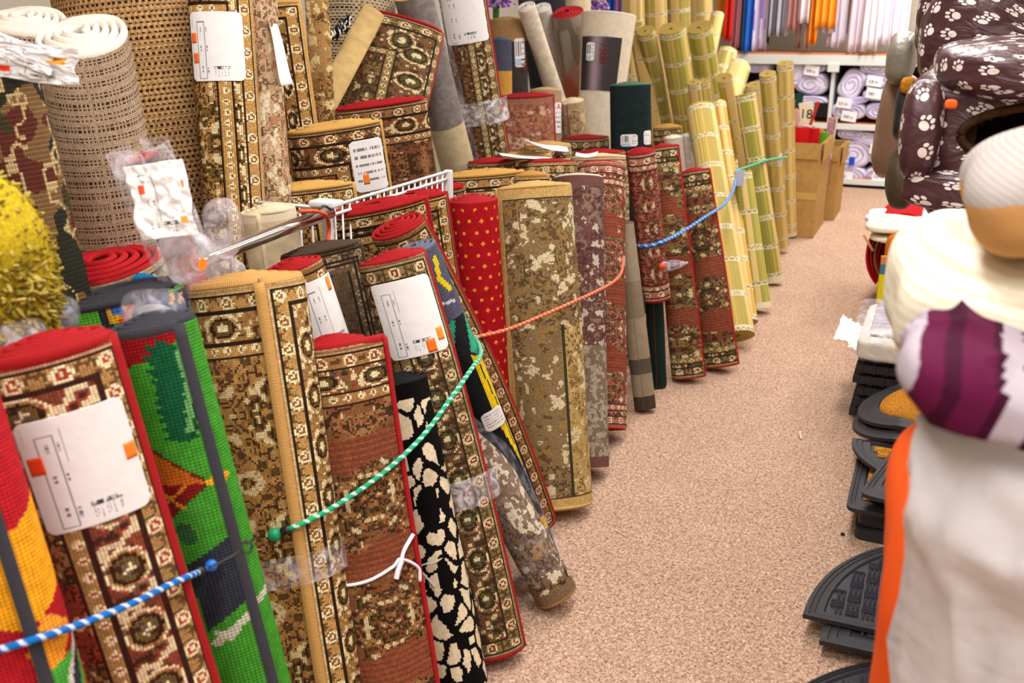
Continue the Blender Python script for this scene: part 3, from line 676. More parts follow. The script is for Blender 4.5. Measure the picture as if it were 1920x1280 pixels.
F15b = roll('rolled_rug', 'short dark green rolled rug in the shadow under the hanging floral rug', 'rug', (1228, 560), (1235, 722), 34, Xt=-1.02, Xb=None, phi=-10, dr=1, bind='#1c3a34', pat=plainc('#1a2a28'), flat=.9, turns=2, cell=.008, side=False)
zb15 = float(F15b.T[2]) + .012
F15 = roll('rolled_rug', 'rolled dusty red rug with cream floral squares standing raised above the floor', 'rug', (1200, 285), (1232, 578), 56, Xt=-1.06, Xb=-.99, zb=zb15, phi=-120, dr=1, bind=RED, pat=persian('rose', 101, .07, mid=.7), flat=.7, turns=2.4, cell=.006, side=False)
F16 = roll('rolled_rug', 'slim olive-brown rolled rug with a red edge, touching the hanging floral rug', 'rug', (1243, 276), (1287, 706), 46, Xt=-1.08, Xb=None, phi=75, dr=1, bind=RED, pat=persian('olive', 111, .09, noside=True, zone=.46), flat=.75, turns=2.4, cell=.006, taper=1.25, flare=.012)
F17 = roll('rolled_rug', 'slim olive-brown rolled rug with a red edge, nearer the bamboo blinds', 'rug', (1300, 322), (1350, 685), 52, Xt=-.99, Xb=None, phi=75, dr=1, bind=RED, pat=persian('olive', 113, .09, noside=True, zone=.46), flat=.75, turns=2.4, cell=.006, taper=1.15, flare=.012)
F18 = roll('rolled_rug', 'narrow dark red rolled rug just before the bamboo blinds', 'rug', (1338, 341), (1378, 655), 26, Xt=-1.06, Xb=-.96, phi=60, dr=1, bind=RED, pat=persian('rose', 115, .08), flat=.8, turns=2, cell=.008)

# ================================================================== SECOND ROW, IN FRONT OF THE WIRE RACK
def rug(label, top, mid, w, Xt, Xb, **k): return roll('rolled_rug', label, 'rug', top, mid, w, Xt=Xt, Xb=Xb, **k)
C1 = rug('folded red-edged brown rug standing upright left of the white wire rack post', (706, 386), (745, 560), 176, -1.335, -1.3, flat=.22, phi=80, bind=RED, pat=persian('gold', 121, .09), turns=1)
C2 = rug('red-edged brown rug just behind the plush red dotted rug', (775, 368), (800, 520), 122, -1.36, -1.31, flat=.35, phi=78, bind=RED, pat=persian('gold', 123, .09), turns=1)
D0 = rug('red-edged rolled rug whose top shows behind the wide beige floral rug', (838, 352), (860, 520), 70, -1.47, -1.42, flat=.5, phi=-120, bind=RED, pat=persian('brown', 125, .08), side=False)
D1 = rug('flat-folded tan-edged rug behind the wide beige floral rug, beside the wire rack', (902, 326), (915, 480), 150, -1.47, -1.4, flat=.3, phi=100, bind='#c99a52', pat=persian('gold', 127, .08), turns=1, side=False)
D2 = rug('red-edged roll with plain red domed top near the plastic-wrapped tube', (920, 304), (930, 480), 92, -1.63, -1.55, flat=.6, phi=-120, bind=RED, pat=persian('brown', 129, .08), side=False)
D3 = rug('small tan-edged rolled rug between the beige floral and white-topped rugs', (996, 330), (1003, 520), 70, -1.3, -1.2, flat=.5, phi=-120, bind='#c08c48', pat=persian('gold', 131, .08), side=False)
D4 = rug('red-edged rolled rug with pale rosettes round its rim, behind the white-topped rug', (1024, 306), (1030, 500), 116, -1.45, -1.35, flat=.7, phi=-120, bind=RED, pat=persian('gold', 133, .12), side=False)
D9 = rug('cream-topped rolled rug behind the red spiral top', (1120, 296), (1124, 500), 112, -1.36, -1.26, flat=.6, phi=-120, bind='#e0c898', pat=persian('beige', 135, .08), side=False)
D8 = rug('red-edged rolled rug standing left of the dark green roll', (1122, 286), (1126, 500), 102, -1.55, -1.5, flat=.55, phi=-120, bind=RED, pat=persian('brown', 137, .08), side=False)
D5 = rug('tan folded rug lying highest among the tan-edged rugs, a white paper on it', (1025, 272), (1030, 480), 92, -1.67, -1.63, flat=.5, phi=-120, bind='#c9a060', pat=persian('beige', 139, .08), side=False)
D6 = rug('thin tan-edged rug behind the row of red-edged tops', (985, 291), (990, 480), 98, -1.6, -1.55, flat=.25, phi=-120, bind='#cba05c', pat=persian('gold', 141, .08), side=False)
D7 = rug('dark red-edged rolled rug below the cream roll at the back', (1096, 259), (1100, 420), 90, -1.74, -1.7, flat=.5, phi=-120, bind='#8c141a', pat=persian('olive', 143, .08), side=False)
D10 = rug('tan-edged olive rug standing right of the dark green roll', (1250, 238), (1256, 420), 52, -1.5, -1.45, flat=.4, phi=80, bind='#b8904c', pat=persian('olive', 145, .08))
D11 = rug('narrow red-edged rug top behind the white sheepskin roll', (1306, 300), (1312, 420), 20, -1.3, -1.25, flat=.6, phi=-120, bind=RED, pat=persian('olive', 147, .08), side=False)
W1 = rug('cream fluffy roll beside the slim olive-brown rugs', (1262, 258), (1278, 420), 34, -1.32, -1.25, flat=.5, phi=-120, bind='#ece4d8', pat=plainc('#e2d8c8'), mat=flossm, inner='#e8e0d4', side=False)
W2 = rug('white sheepskin roll standing before the bamboo blinds', (1290, 254), (1304, 420), 24, -1.26, -1.2, flat=.6, phi=-120, bind='#f0ece8', pat=plainc('#dcd6d0', .25), mat=flossm, inner='#e8e0d4', side=False)
W3 = rug('short cream rolled rug standing behind the chrome rail', (505, 396), (525, 520), 104, -1.5, -1.42, flat=.6, phi=-25, bind='#e6d2b0', pat=plainc('#d2bc9a', .25, end=(.02, '#e6d6bc')), mat=flossm, inner='#e0cdb0')
GR = rug('dark green plush roll with two price labels standing above the others', (1180, 160), (1182, 290), 80, -1.5, -1.42, flat=.7, phi=-140, bind='#4a7060', pat=plainc('#1d2a2c', .3), mat=pilem, inner='#2c3c3c', side=False)
label_on(GR, (1179, 262), .075, .06, 6, 'bar'); label_on(GR, (1213, 258), .05, .07, 8, 'lines')

# ================================================================== TALL RUGS BEHIND THE RACK
B12 = rug('tan-edged rug standing just behind the white wire rack, zigzag border', (561, 352), (585, 520), 192, -1.6, -1.52, flat=.3, phi=75, bind='#cda055', pat=persian('gold', 151, .1), turns=1)
B11 = rug('tan-edged short rug with a crumpled white price sheet hanging on its right end', (622, 238), (655, 420), 172, -1.62, -1.52, flat=.3, phi=82, bind='#cda055', pat=persian('brown', 153, .13), turns=1)
label_on(B11, (690, 305), .075, .15, 9, 'lines', [(.75, .3, .03, .012, '#ee7a28')])
B10 = rug('wide red-edged rug rising to the right behind the tan-edged one', (708, 196), (745, 420), 186, -1.75, -1.64, flat=.3, phi=-100, bind=RED, pat=persian('brown', 157, .13), turns=1, side=False)
B9 = rug('red-edged rug tilted backwards with checked white stripes across', (760, 44), (715, 230), 142, -1.86, -1.86, L=.85, flat=.32, phi=82, bind=RED, pat=persian('olive', 159, .16), turns=1)
B13 = roll('wrapped_carpet_tube', 'cardboard carpet tube in clear film, grey at the top and beige below', 'carpet roll', (772, -10), (850, 290), 74, Xt=-1.86, Xb=-1.72, flat=1, phi=-150, bind=None, pat=bands([(0, '#6e6660'), (.31, '#b8a880'), (.42, '#a89464')], 5), mat=m_pile('glossy_film_print', 60, .12, .2, .35), inner='#c8a868', side=False)
wrap_on(B13, .0, .9, -100, 100, alpha=.06)
B14 = rug('tall narrow dark brown rug with a red edge, big white label and tape round it', (862, -40), (915, 290), 92, -1.92, -1.78, flat=.6, phi=62, bind=RED, pat=persian('olive', 161, .1))
label_on(B14, (868, 30), .15, .21, 10, 'sheet'); wrap_on(B14, .5, .6, -100, 100, alpha=.35)
B8 = rug('wide roll of beige open-weave matting standing behind the fringed rug', (668, -30), (660, 240), 150, -2.1, -1.98, flat=.6, phi=-150, bind=None, pat=sisal('#b8a484', '#2c2420', .016, .011), side=False)
B8b = rug('beige ribbed flatweave rug with black and white fringe, leaning to the right', (700, 20), (610, 190), 46, -1.9, -1.88, L=.75, flat=.35, phi=-150, bind=None, pat=plainc('#c4a870', .2), inner='#b89c66', side=False)
B7 = rug('narrow tan rug edge between the golden bordered rug and the open-weave roll', (590, -20), (606, 240), 46, -1.82, -1.74, flat=.6, phi=-150, bind=None, pat=floral('#a88250', '#dcc890', '#3c281a', '#8a6038', 171), side=False)
B6 = rug('golden bordered rug with a tan edge down its right side', (530, 4), (564, 240), 64, -1.78, -1.66, flat=.5, phi=68, bind='#cfa058', pat=persian('gold', 173, .1))
B5 = rug('pale beige floral rolled rug standing left of the golden bordered rug', (480, -30), (507, 330), 72, -1.66, -1.54, flat=.9, phi=-150, bind=None, pat=floral('#c8a884', '#ecdcbc', '#5c4030', '#b07a58', 175), side=False)
B4 = rug('tall golden-brown rug with scroll border and white label with two orange stickers', (408, -40), (437, 370), 112, -1.7, -1.58, flat=.6, phi=74, bind='#c4955a', pat=persian('gold', 177, .09))
label_on(B4, (405, 92), .105, .165, 12, 'sheet', [(.37, .1, .024, .013, '#f0701c'), (.66, .12, .024, .012, '#f0701c')])
B2 = rug('very thick roll of coarse brown jute carpet behind the cream-rimmed roll', (225, -110), (325, 380), 315, -2.02, -1.82, flat=.85, phi=-150, bind=None, pat=sisal('#a88458', '#30180e', .013, .0125, .5, .42), cell=.0035, side=False, mat=m_weave('coarse_jute', .0135, .75, .9))
B1 = rug('thick openwork taupe rolled rug with a cream wavy rim', (150, 74), (222, 430), 172, -1.62, -1.5, ob=.55, bindh=.012, flat=.75, phi=-165, dr=1, bind='#efe6d8', pat=openknit(), inner='#efe8dc', side=False, mat=m_weave('open_knit', .004, .6, .7), cell=.0035)
B1b = rug('second cream-rimmed rolled rug behind the torn white paper', (45, 44), (70, 420), 150, -1.86, -1.74, ob=.6, bindh=.012, flat=.7, phi=-165, dr=1, bind='#efe6d8', pat=openknit(), inner='#efe8dc', side=False, mat=m_weave('open_knit', .004, .6, .7))
B3 = rug('dark tapestry-woven rolled rug at the left frame edge', (-10, 130), (85, 500), 140, -1.47, -1.36, flat=.7, phi=-150, bind='#6a5030', pat=kilim, side=False)
B0 = rug('thick red-edged rolled rug leaning low behind the children\'s rugs', (196, 497), (240, 640), 200, -1.5, -1.42, flat=1.15, phi=-20, dr=-1, bind='#b0121c', pat=persian('beige', 181, .08), turns=5)
B15 = rug('dusty red rug with pale animals and dark red edge standing upright', (984, 180), (990, 300), 104, -1.9, -1.86, flat=.3, phi=80, bind='#9c1a22', pat=floral('#a8705c', '#d4b898', '#7a4034', '#b8805c', 183), turns=1)
B16 = rug('brown plush roll in a dark printed sleeve with a handwritten price label', (950, 38), (955, 180), 72, -2.25, -2.2, flat=.9, phi=-150, bind='#a08058', pat=bands([(0, '#9c7c54'), (.075, '#3c3634'), (.6, '#3c3634')], 6), mat=flossm, inner='#8a6a48', side=False)
lb = label_on(B16, (974, 98), .06, .15, 13, 'bar')
text_mesh('handwritten_price', '199', .05, B16.pt(((B16.ph - math.radians(38)) * B16.dr) % (2 * PI), .19, B16.t / 2 + .008), -B16.a, B16.e1 * .8 + B16.e2 * -.6 + B16.a * 0, m_flat('red_marker', '#7a1420', .6), lb)
B16b = rug('blue and yellow children\'s rug roll in film before the brown plush roll', (938, 76), (940, 200), 40, -2.12, -2.08, flat=.9, phi=-150, bind='#3c5878', pat=bands([(0, '#4a4c5c'), (.11, '#c09040'), (.3, '#b08838')], 7), mat=pilem, inner='#3c5878', side=False)
B17 = rug('white shaggy slab-like roll leaning right, nearer the brown plush roll', (986, 14), (1038, 170), 36, -2.1, -2.0, L=.95, flat=.8, phi=-150, bind='#ece6de', pat=plainc('#ddd2c0', .25), mat=flossm, inner='#ece4d8', side=False)
B17b = rug('white shaggy slab-like roll leaning right, nearer the grey and coral roll', (1014, 16), (1056, 180), 38, -2.3, -2.28, L=1.66, flat=.8, phi=-150, bind='#f0ece6', pat=plainc('#d8d0c8', .3), mat=flossm, inner='#ece4d8', side=False)
B18 = rug('tall roll striped grey at the top and coral red below, red edge', (1063, 24), (1088, 190), 62, -2.14, -2.1, flat=.9, phi=-150, bind='#c02c30', pat=stripes_to, mat=flossm, side=False)
B19 = rug('tall cream roll in clear film with a dark band and a red handwritten price', (1138, 28), (1120, 240), 104, -1.86, -1.86, flat=.6, phi=-150, bind='#efe8dc', pat=plainc('#cfc2ae', .12), mat=m_pile('glossy_film_print', 60, .12, .2, .35), taper=.55, side=False, inner='#e0d8cc')
def sleeve(r, px0, px1, colr, name='printed_sleeve', span=(-88, 88)):
    v0 = r.uv(*px0)[1]; v1 = r.uv(*px1)[1]; th = np.mod((r.ph - np.radians(np.linspace(*span, 40))) * r.dr, 2 * PI)
    A, V = np.meshgrid(th, np.linspace(v0, v1, 20), indexing='ij'); g = r.pt(A, V, r.t / 2 + .003)
    c = np.zeros((39, 19, 3)) + hx(colr); x = np.linspace(0, 1, 39)[:, None, None]; c = c * (1 - .9 * np.exp(-((x - .42) / .13) ** 2)) + hx('#b8a0b0') * .6 * np.exp(-((x - .42) / .13) ** 2)
    return gmesh(name, [(g, c, None)], m_paper(), r.root)
sl = sleeve(B19, (1130, 73), (1125, 173), '#2a1f22', span=(-62, 40))
label_on(B19, (1107, 100), .045, .1, 14, 'bar', off=.008)
text_mesh('handwritten_price', '1500', .06, B19.pt(((B19.ph - math.radians(-8)) * B19.dr) % (2 * PI), B19.uv(1125, 82)[1], B19.t / 2 + .012), -B19.a, B19.e1, m_flat('red_marker', '#7a1420', .6), B19.root)
B21 = rug('short cream rolled rug with sandy scrollwork, below the white slabs', (1073, 190), (1084, 300), 46, -1.85, -1.8, flat=.8, phi=-30, bind='#e2d4b4', pat=floral('#bfa27c', '#d8c4a0', '#7c6040', '#b4946c', 191), side=False)
B22 = rug('beige rolled rug with a domed spiral top and a narrow white tag', (1022, 170), (1022, 300), 62, -1.98, -1.92, flat=.9, phi=-150, bind='#c4a67c', pat=plainc('#b0926c', .2), side=False)
label_on(B22, (1046, 222), .05, .16, 15, 'lines', [(.1, .5, .02, .012, '#e83a20')])
B23 = rug('cream roll standing highest at the back, above the grey and coral roll', (1080, -30), (1082, 60), 52, -2.4, -2.38, flat=1, phi=-150, bind='#e8dcc0', pat=plainc('#dccdb0'), mat=flossm, side=False)
B24 = rug('charcoal roll with a red rim at the top behind the white slabs', (1012, -6), (1020, 60), 90, -2.5, -2.45, flat=.6, phi=-150, bind='#4a4a54', pat=plainc('#33333c', .3), mat=flossm, side=False, inner='#3a3a44')

# ================================================================== BAMBOO BLINDS
bamm = m_pile('split_bamboo', 120, .14, .25, .5)
def bam(label, top, mid, w, Xt, Xb, seed=0, c='#b4a45c', pit=.17, **k):
    k.setdefault('flat', .8)
    return roll('bamboo_blind', label, 'blind', top, mid, w, Xt=Xt, Xb=Xb, phi=-150, bind=None, pat=bamboo(c, pit, .012, seed), mat=bamm, inner='#a8904e', side=False, cell=.006, group='rolled bamboo blinds', **k)
for i, (lb, top, mid, w, Xt, Xb, c) in enumerate([
    ('tallest back bamboo blind, nearest the tall cream roll', (1186, -70), (1190, 140), 42, -2.2, -2.15, '#c0a468'),
    ('tall back bamboo blind, its top above the frame, second from the cream roll', (1226, -70), (1232, 140), 44, -2.15, -2.1, '#b8a05c'),
    ('tall back bamboo blind, its top above the frame, third from the cream roll', (1268, -80), (1274, 140), 46, -2.15, -2.1, '#bfa862'),
    ('tall back bamboo blind, its top above the frame, beside the hanging curtains', (1312, -60), (1316, 140), 46, -2.1, -2.05, '#c8ac70'),
    ('slim bamboo blind leaning left against the tall cream roll', (1190, 48), (1226, 240), 30, -1.82, -1.7, '#b09c50'),
    ('bamboo blind with ornate ribbon, left of the three broad ones', (1210, 58), (1252, 245), 34, -1.74, -1.7, '#a89c50'),
    ('broad bamboo blind with four ribbons above the olive rug', (1258, 53), (1288, 245), 53, -1.6, -1.5, '#b0a454'),
    ('broad greenish bamboo blind with ribbon at its very top', (1310, 51), (1334, 200), 50, -1.6, -1.5, '#a4a04c'),
    ('small bamboo blind tilted right over the red curtain', (1345, 26), (1326, 120), 26, -1.75, -1.75, '#b8a45c'),
    ('bamboo blind tilted right below the blue curtain', (1364, 96), (1345, 170), 36, -1.6, -1.6, '#b49c58'),
    ('greenish bamboo blind tilted right under the curtain shelf', (1384, 124), (1358, 210), 46, -1.5, -1.5, '#9c984c'),
    ('stubby bamboo blind standing before the broad ones, left one', (1300, 154), (1310, 240), 26, -1.42, -1.36, '#c0a05c'),
    ('stubby bamboo blind standing before the broad ones, right one', (1320, 152), (1330, 240), 20, -1.38, -1.32, '#b0a454'),
    ('narrow bamboo blind with its top level with the stubby pair', (1357, 146), (1378, 260), 30, -1.32, -1.26, '#b0a050'),
    ('honey-coloured bamboo blind bundle rising from behind the slim rugs', (1312, 204), (1384, 630), 54, -1.22, None, '#c4aa5c'),
    ('thin loosely tied bamboo blind bundle with frayed top', (1346, 194), (1404, 604), 30, -1.2, None, '#c0984c'),
    ('greenish bamboo blind leaning diagonally, its foot farthest into the aisle', (1392, 322), (1424, 578), 34, -.96, None, '#a8a050'),
    ('green and straw bamboo blind crossed by the green cord', (1396, 176), (1450, 528), 38, -1.06, None, '#a49c48'),
    ('upright straw bamboo blind right of the green and straw one', (1438, 138), (1466, 466), 32, -1.0, None, '#b8a45c'),
    ('slender bamboo blind behind the upright straw one', (1458, 140), (1463, 480), 20, -1.08, -.95, '#b4a058'),
    ('tallest front bamboo blind, standing next to the cardboard boxes', (1471, 118), (1479, 440), 32, -1.0, -.93, '#c0a864'),
    ('short bamboo blind lying back between the crossed blinds and the tall pair', (1416, 158), (1424, 340), 40, -1.22, -1.15, '#a88c50'),
    ('bamboo blind foot between the slim rugs and the diagonal blind', (1370, 300), (1398, 600), 26, -1.08, -.95, '#b09c50')]):
    bam(lb, top, mid, w, Xt, Xb, i * 7 + 1, c, .17 if i % 2 else .19, taper=1.3 if i == 16 else 1.0, L={8: .6, 9: .5, 10: .45}.get(i))

# ================================================================== SOFT GOODS HELPER
def vn3(p, sc, seed): # cheap 3-D value noise on an (..,3) array
    x, y, z = p[..., 0] * sc, p[..., 1] * sc, p[..., 2] * sc; iz = np.floor(z); f = z - iz; f = f * f * (3 - 2 * f)
    def L(k): return vn(x + k * 37.17, y + k * 17.31, seed)
    return L(iz) * (1 - f) + L(iz + 1) * f
def sgp(a, e): return np.sign(a) * np.abs(a) ** e
def lumpgrid(c, s, R=None, e1=.5, e2=.5, nz=(), nu=96, nv=64, colf=None, hole=None, axis='z', taper=None):
    """superellipsoid; nz = [(scale, amp, seed, stretch)], pole axis z or y; hole(dir)->bool cuts faces"""
    c = np.array(c, float); s = np.array(s, float) / 2
    ph = np.linspace(-PI, PI, nu + 1); th = np.linspace(-PI / 2, PI / 2, nv + 1); PH, TH = np.meshgrid(ph, th, indexing='ij')
    ct = sgp(np.cos(TH), e1); A = ct * sgp(np.cos(PH), e2); B = ct * sgp(np.sin(PH), e2); Cz = sgp(np.sin(TH), e1)
    if axis == 'z': D = np.stack([A, B, Cz], -1)
    elif axis == 'y': D = np.stack([B, Cz, A], -1)
    else: D = np.stack([Cz, A, B], -1)
    P = D * s
    if taper: P = taper(P)
    nrm = D / (np.linalg.norm(D, axis=-1, keepdims=True) + 1e-9)
    for (sc, amp, sd, st) in nz:
        if sd >= 1000:       # creases running up to the right
            q = np.stack([P[..., 0] + P[..., 2], P[..., 1], (P[..., 2] - P[..., 0]) * .4], -1); f = (1 - np.abs(vn3(q * np.array(st), sc, sd) * 2 - 1)) ** 3 * 2 - .8
            P = P + nrm * (f * amp)[..., None]
        else: P = P + nrm * ((vn3(P * np.array(st), sc, sd) - .5) * 2 * amp)[..., None]
    P[-1] = P[0]
    du = np.linalg.norm(np.diff(P, axis=0), axis=-1).max(1); dv = np.linalg.norm(np.diff(P, axis=1), axis=-1).mean(0)
    U = np.concatenate([[0], np.cumsum(du)]); V = np.concatenate([[0], np.cumsum(dv)])
    UV = np.stack(np.meshgrid(U, V, indexing='ij'), -1)
    Pm = (P[1:, 1:] + P[:-1, :-1]) / 2
    col = colf(Pm, UV[:-1, :-1]) if callable(colf) else colf
    mk = None if hole is None else ~hole((D[1:, 1:] + D[:-1, :-1]) / 2)
    if R is not None: P = P @ np.array(R).T
    return (P + c, col, UV, mk)
def lump(name, label, cat, c, s, mat, part=None, group=None, parent=None, **k):
    if part is None:
        o = gmesh(name, [lumpgrid(c, s, **k)], mat, parent)
        return tagp(o, label, cat, group) if parent is None else o
    root = empty(name, (c[0], c[1], c[2] - s[2] / 2), label, cat, group)
    gmesh(part, [lumpgrid(c, s, **k)], mat, root); return root
def rx(a): c, s = math.cos(a), math.sin(a); return np.array([[1, 0, 0], [0, c, -s], [0, s, c]])
def ry_(a): c, s = math.cos(a), math.sin(a); return np.array([[c, 0, s], [0, 1, 0], [-s, 0, c]])

# ================================================================== LEFT: PLASTIC, PAPER, SHAG
plast = m_plastic('bag_plastic', .2, bump=.8, sc=16)
def bag(parent, px, X, s, seed=0, name='plastic_bag', a=.028, rot=0):
    c = atx(*px, X); g = lumpgrid(c, s, R=rotz(rot), e1=.8, e2=.8, nz=[(14, a, seed, (1, 1, 1)), (30, a * .25, seed + 3, (1, 1, 1))], nu=72, nv=48)
    return gmesh(name, [g], plast, parent)
RM = roll('rolled_mat', 'thin rolled red and orange mat in a clear bag, poking up with crumpled papers', 'mat', (262, 296), (368, 560), 66, Xt=-1.3, Xb=-1.2, flat=.75, phi=-150, bind=None, pat=bands([(0, '#5a3c30'), (.1, '#b03a28'), (.3, '#7a2418'), (.46, '#c05a2c'), (.52, '#b82c24')], 9), mat=pilem, inner='#a8301c', side=False, L=.42)
wrap_on(RM, -.02, .4, -170, 170, alpha=.25, off=.012)
def crumple(name, C0, ex, ey, w, h, amp, seed, mat, parent, colf=None, nu=50, nv=60, thick=.0006, bendf=None):
    A, B = np.meshgrid(np.linspace(0, 1, nu + 1), np.linspace(0, 1, nv + 1), indexing='ij'); ez = np.cross(ex, ey)
    x = (A - .5) * w; y = (B - .5) * h
    z = amp * (2 * np.abs(fbm(A * 4 + seed, B * 5, seed, 3) - .5) * 2 - .5) + (bendf(A, B) if bendf else 0)
    x = x * (1 + .15 * (vn(B * 4, A, seed + 5) - .5)); y = y + .04 * w * (vn(A * 4, B * 2, seed + 6) - .5)
    P = np.array(C0) + x[..., None] * np.array(ex) + y[..., None] * np.array(ey) + z[..., None] * ez
    Am, Bm = (A[1:, 1:] + A[:-1, :-1]) / 2, (B[1:, 1:] + B[:-1, :-1]) / 2
    o = gmesh(name, [(P, colf(1 - Bm, Am) if colf else (1, 1, 1), None)], mat, parent)
    m = o.modifiers.new('Solidify', 'SOLIDIFY'); m.thickness = thick; return o
VR = RT; VU = np.array([0, 0, 1.0]); VF = np.array([-FW[0], -FW[1], 0]); VF /= np.linalg.norm(VF)
def pcol(seed, st=()):
    def f(a, b):
        c = paper_col(a, b, seed)
        for (sa, sb, h, w, colr) in st: c = mixc(c, hx(colr), (np.abs(a - sa) < h) & (np.abs(b - sb) < w))
        return c
    return f
crumple('crumpled_label', atx(302, 376, -1.13), RT * .98 + UP * .12, UP * .95 - RT * .22, .092, .125, .007, 3, m_paper(), RM.root, pcol(3, [(.33, .2, .07, .07, '#e8471c'), (.78, .85, .05, .06, '#ee9040'), (.32, .9, .05, .03, '#ee8a40')]))
gmesh('price_sticker', [(np.array([[atx(375, 482, -1.09), atx(370, 503, -1.09)], [atx(390, 488, -1.09), atx(384, 508, -1.09)]]), hx('#ef8a20'), None)], m_paper(), RM.root)
bag(RM.root, (412, 430), -1.24, (.075, .06, .11), 5); bag(RM.root, (345, 480), -1.2, (.11, .07, .07), 9); bag(RM.root, (243, 312), -1.27, (.06, .05, .06), 12)
bag(RM.root, (425, 505), -1.24, (.06, .05, .04), 25)
TP = empty('paper_sheets', atx(60, 130, -1.4), 'torn white price sheets lying over the cream-rimmed rolls at top left', 'paper')
crumple('price_sheet', atx(58, 118, -1.38), RT * .97 - UP * .12, UP * .9 + VF * .25, .155, .07, .01, 8, m_paper(), TP, pcol(8, [(.75, .13, .09, .1, '#ee3c14'), (.35, .78, .08, .09, '#e8a040')]))
crumple('price_sheet', atx(30, 95, -1.4), RT * .95 - UP * .35, UP * .9, .12, .045, .008, 18, m_paper(), TP, pcol(18))
GP = rug('grey rolled rug in a clear bag behind the big labelled red-edged rug', (92, 592), (140, 760), 84, -1.24, -1.18, flat=.8, phi=-150, bind='#8a8a92', pat=plainc('#6c6a70', .2), mat=pilem, side=False, inner='#77757c', L=.4)
bag(GP.root, (92, 590), -1.235, (.1, .08, .07), 21, a=.016)
def loosebag(label, px, X, s, seed):
    c = atx(*px, X); e = empty('plastic_bag', (c[0], c[1], c[2] - s[2] / 2), label, 'bag'); bag(e, px, X, s, seed, 'bag_film', a=.018)
    gmesh('bag_contents', [lumpgrid(c - np.array([0, 0, .015]), np.array(s) * .7, nz=[(20, .01, seed, (1, 1, 1))], e1=.8, e2=.8, nu=40, nv=30)], m_flat('grey_packed_cloth', '#8c8a90', .8, .2, 60, .3), e)
loosebag('crumpled clear bag resting between the town rug and the green rug', (286, 582), -1.14, (.1, .07, .06), 31)
loosebag('crumpled clear bag at the left frame edge behind the red-edged rug', (20, 634), -1.2, (.1, .07, .06), 35)
BL = rug('bright blue rug edge peeping out above the town rug', (262, 522), (275, 640), 52, -1.38, -1.34, flat=.3, phi=-150, bind='#1c7cb8', pat=plainc('#2a70a0'), side=False, L=.3, turns=1)
# yellow shaggy rug
sc0 = atx(-12, 532, -1.25)
SH = empty('shaggy_rug', (sc0[0], sc0[1], sc0[2] - .14), 'mustard yellow long-pile shaggy rug bunched at the left frame edge', 'rug')
gmesh('rug_backing', [lumpgrid(sc0, (.14, .17, .3), e1=.9, e2=.9, nz=[(12, .02, 3, (1, 1, 1))])], m_flat('mustard_yarn', '#b8a024', .9, .1, 200, .3), SH)
rng = random.Random(4); G = []
for i in range(3600):
    a = rng.uniform(-PI, PI); h = rng.uniform(-1, 1); r = math.sqrt(max(0, 1 - h * h * .9))
    d = np.array([math.cos(a) * r, math.sin(a) * r, h]); p = sc0 + d * np.array([.066, .08, .142]); ln = rng.uniform(.009, .02)
    t = d * .35 + np.array([rng.uniform(-.9, .9), rng.uniform(-.9, .9), rng.uniform(-1.1, .4)]); t /= np.linalg.norm(t)
    q = p + d * ln * .5; e = q + t * ln * .9
    g = tube('x', [p, q, e], [.0026, .0034, .0022], None, ns=5, ret=True); G.append((g[0], hx(rng.choice(['#a8923a', '#8e7c2c', '#b8a450', '#7c6c24'])), g[2]))
o = gmesh('pile_tufts', G, m_pile('shag_yarn', 300, .15, .3), SH); o['kind'] = 'stuff'

# papers among the tops
def sheet(label, p4, seed=1, bend=.01, name='price_sheet'):
    P = np.array(p4); n = 20; s, t = np.meshgrid(np.linspace(0, 1, n), np.linspace(0, 1, n), indexing='ij')
    G = (P[0] * ((1 - s) * (1 - t))[..., None] + P[1] * (s * (1 - t))[..., None] + P[2] * (s * t)[..., None] + P[3] * ((1 - s) * t)[..., None])
    nn = np.cross(P[1] - P[0], P[3] - P[0]); nn /= np.linalg.norm(nn); G = G + nn * (bend * np.sin(s * PI) + bend * .12 * np.sin(t * 6 + seed))[..., None]
    o = gmesh(name, [(G, hx('#e6e4e6'), None)], m_paper()); m = o.modifiers.new('Solidify', 'SOLIDIFY'); m.thickness = .0008
    return tagp(o, label, 'paper')
sheet('white paper tongue lying over the tan rug tops before the red animal rug', [atx(975, 258, -1.6), atx(1062, 272, -1.6), atx(1066, 284, -1.5), atx(985, 262, -1.5)], 1, .012)
sheet('thin white paper lying on the thin tan-edged rug top', [atx(932, 286, -1.56), atx(1035, 290, -1.56), atx(1035, 297, -1.48), atx(940, 291, -1.48)], 2, .006)
sheet('blank white sheet curling off the golden bordered rug at the top', [atx(503, 35, -1.6), atx(520, 45, -1.6), atx(550, 158, -1.56), atx(527, 160, -1.56)], 3, .012)
sheet('small torn white paper scrap on the cream-topped roll', [atx(1080, 286, -1.3), atx(1122, 284, -1.3), atx(1118, 292, -1.26), atx(1078, 291, -1.26)], 4, .008)
# black-and-white fringe
FR = []
for k in range(60):
    t = rng.random(); p = atx(655 - 60 * t + rng.uniform(-8, 8), 28 + 70 * t + rng.uniform(-8, 8), -1.86)
    q = p + VU * -.03 * rng.uniform(.4, 1.2) - RT * .03 * rng.random(); g = tube('x', [p, (p + q) / 2 + RT * .006, q], .0028, None, ns=5, ret=True)
    FR.append((g[0], hx('#e8e4dc') if rng.random() < .45 else hx('#16161c'), g[2]))
gmesh('rug_fringe', FR, m_pile('fringe_yarn', 300, .1, .2), ROLLS[[r.root['label'].startswith('beige ribbed flat') for r in ROLLS].index(True)].root)

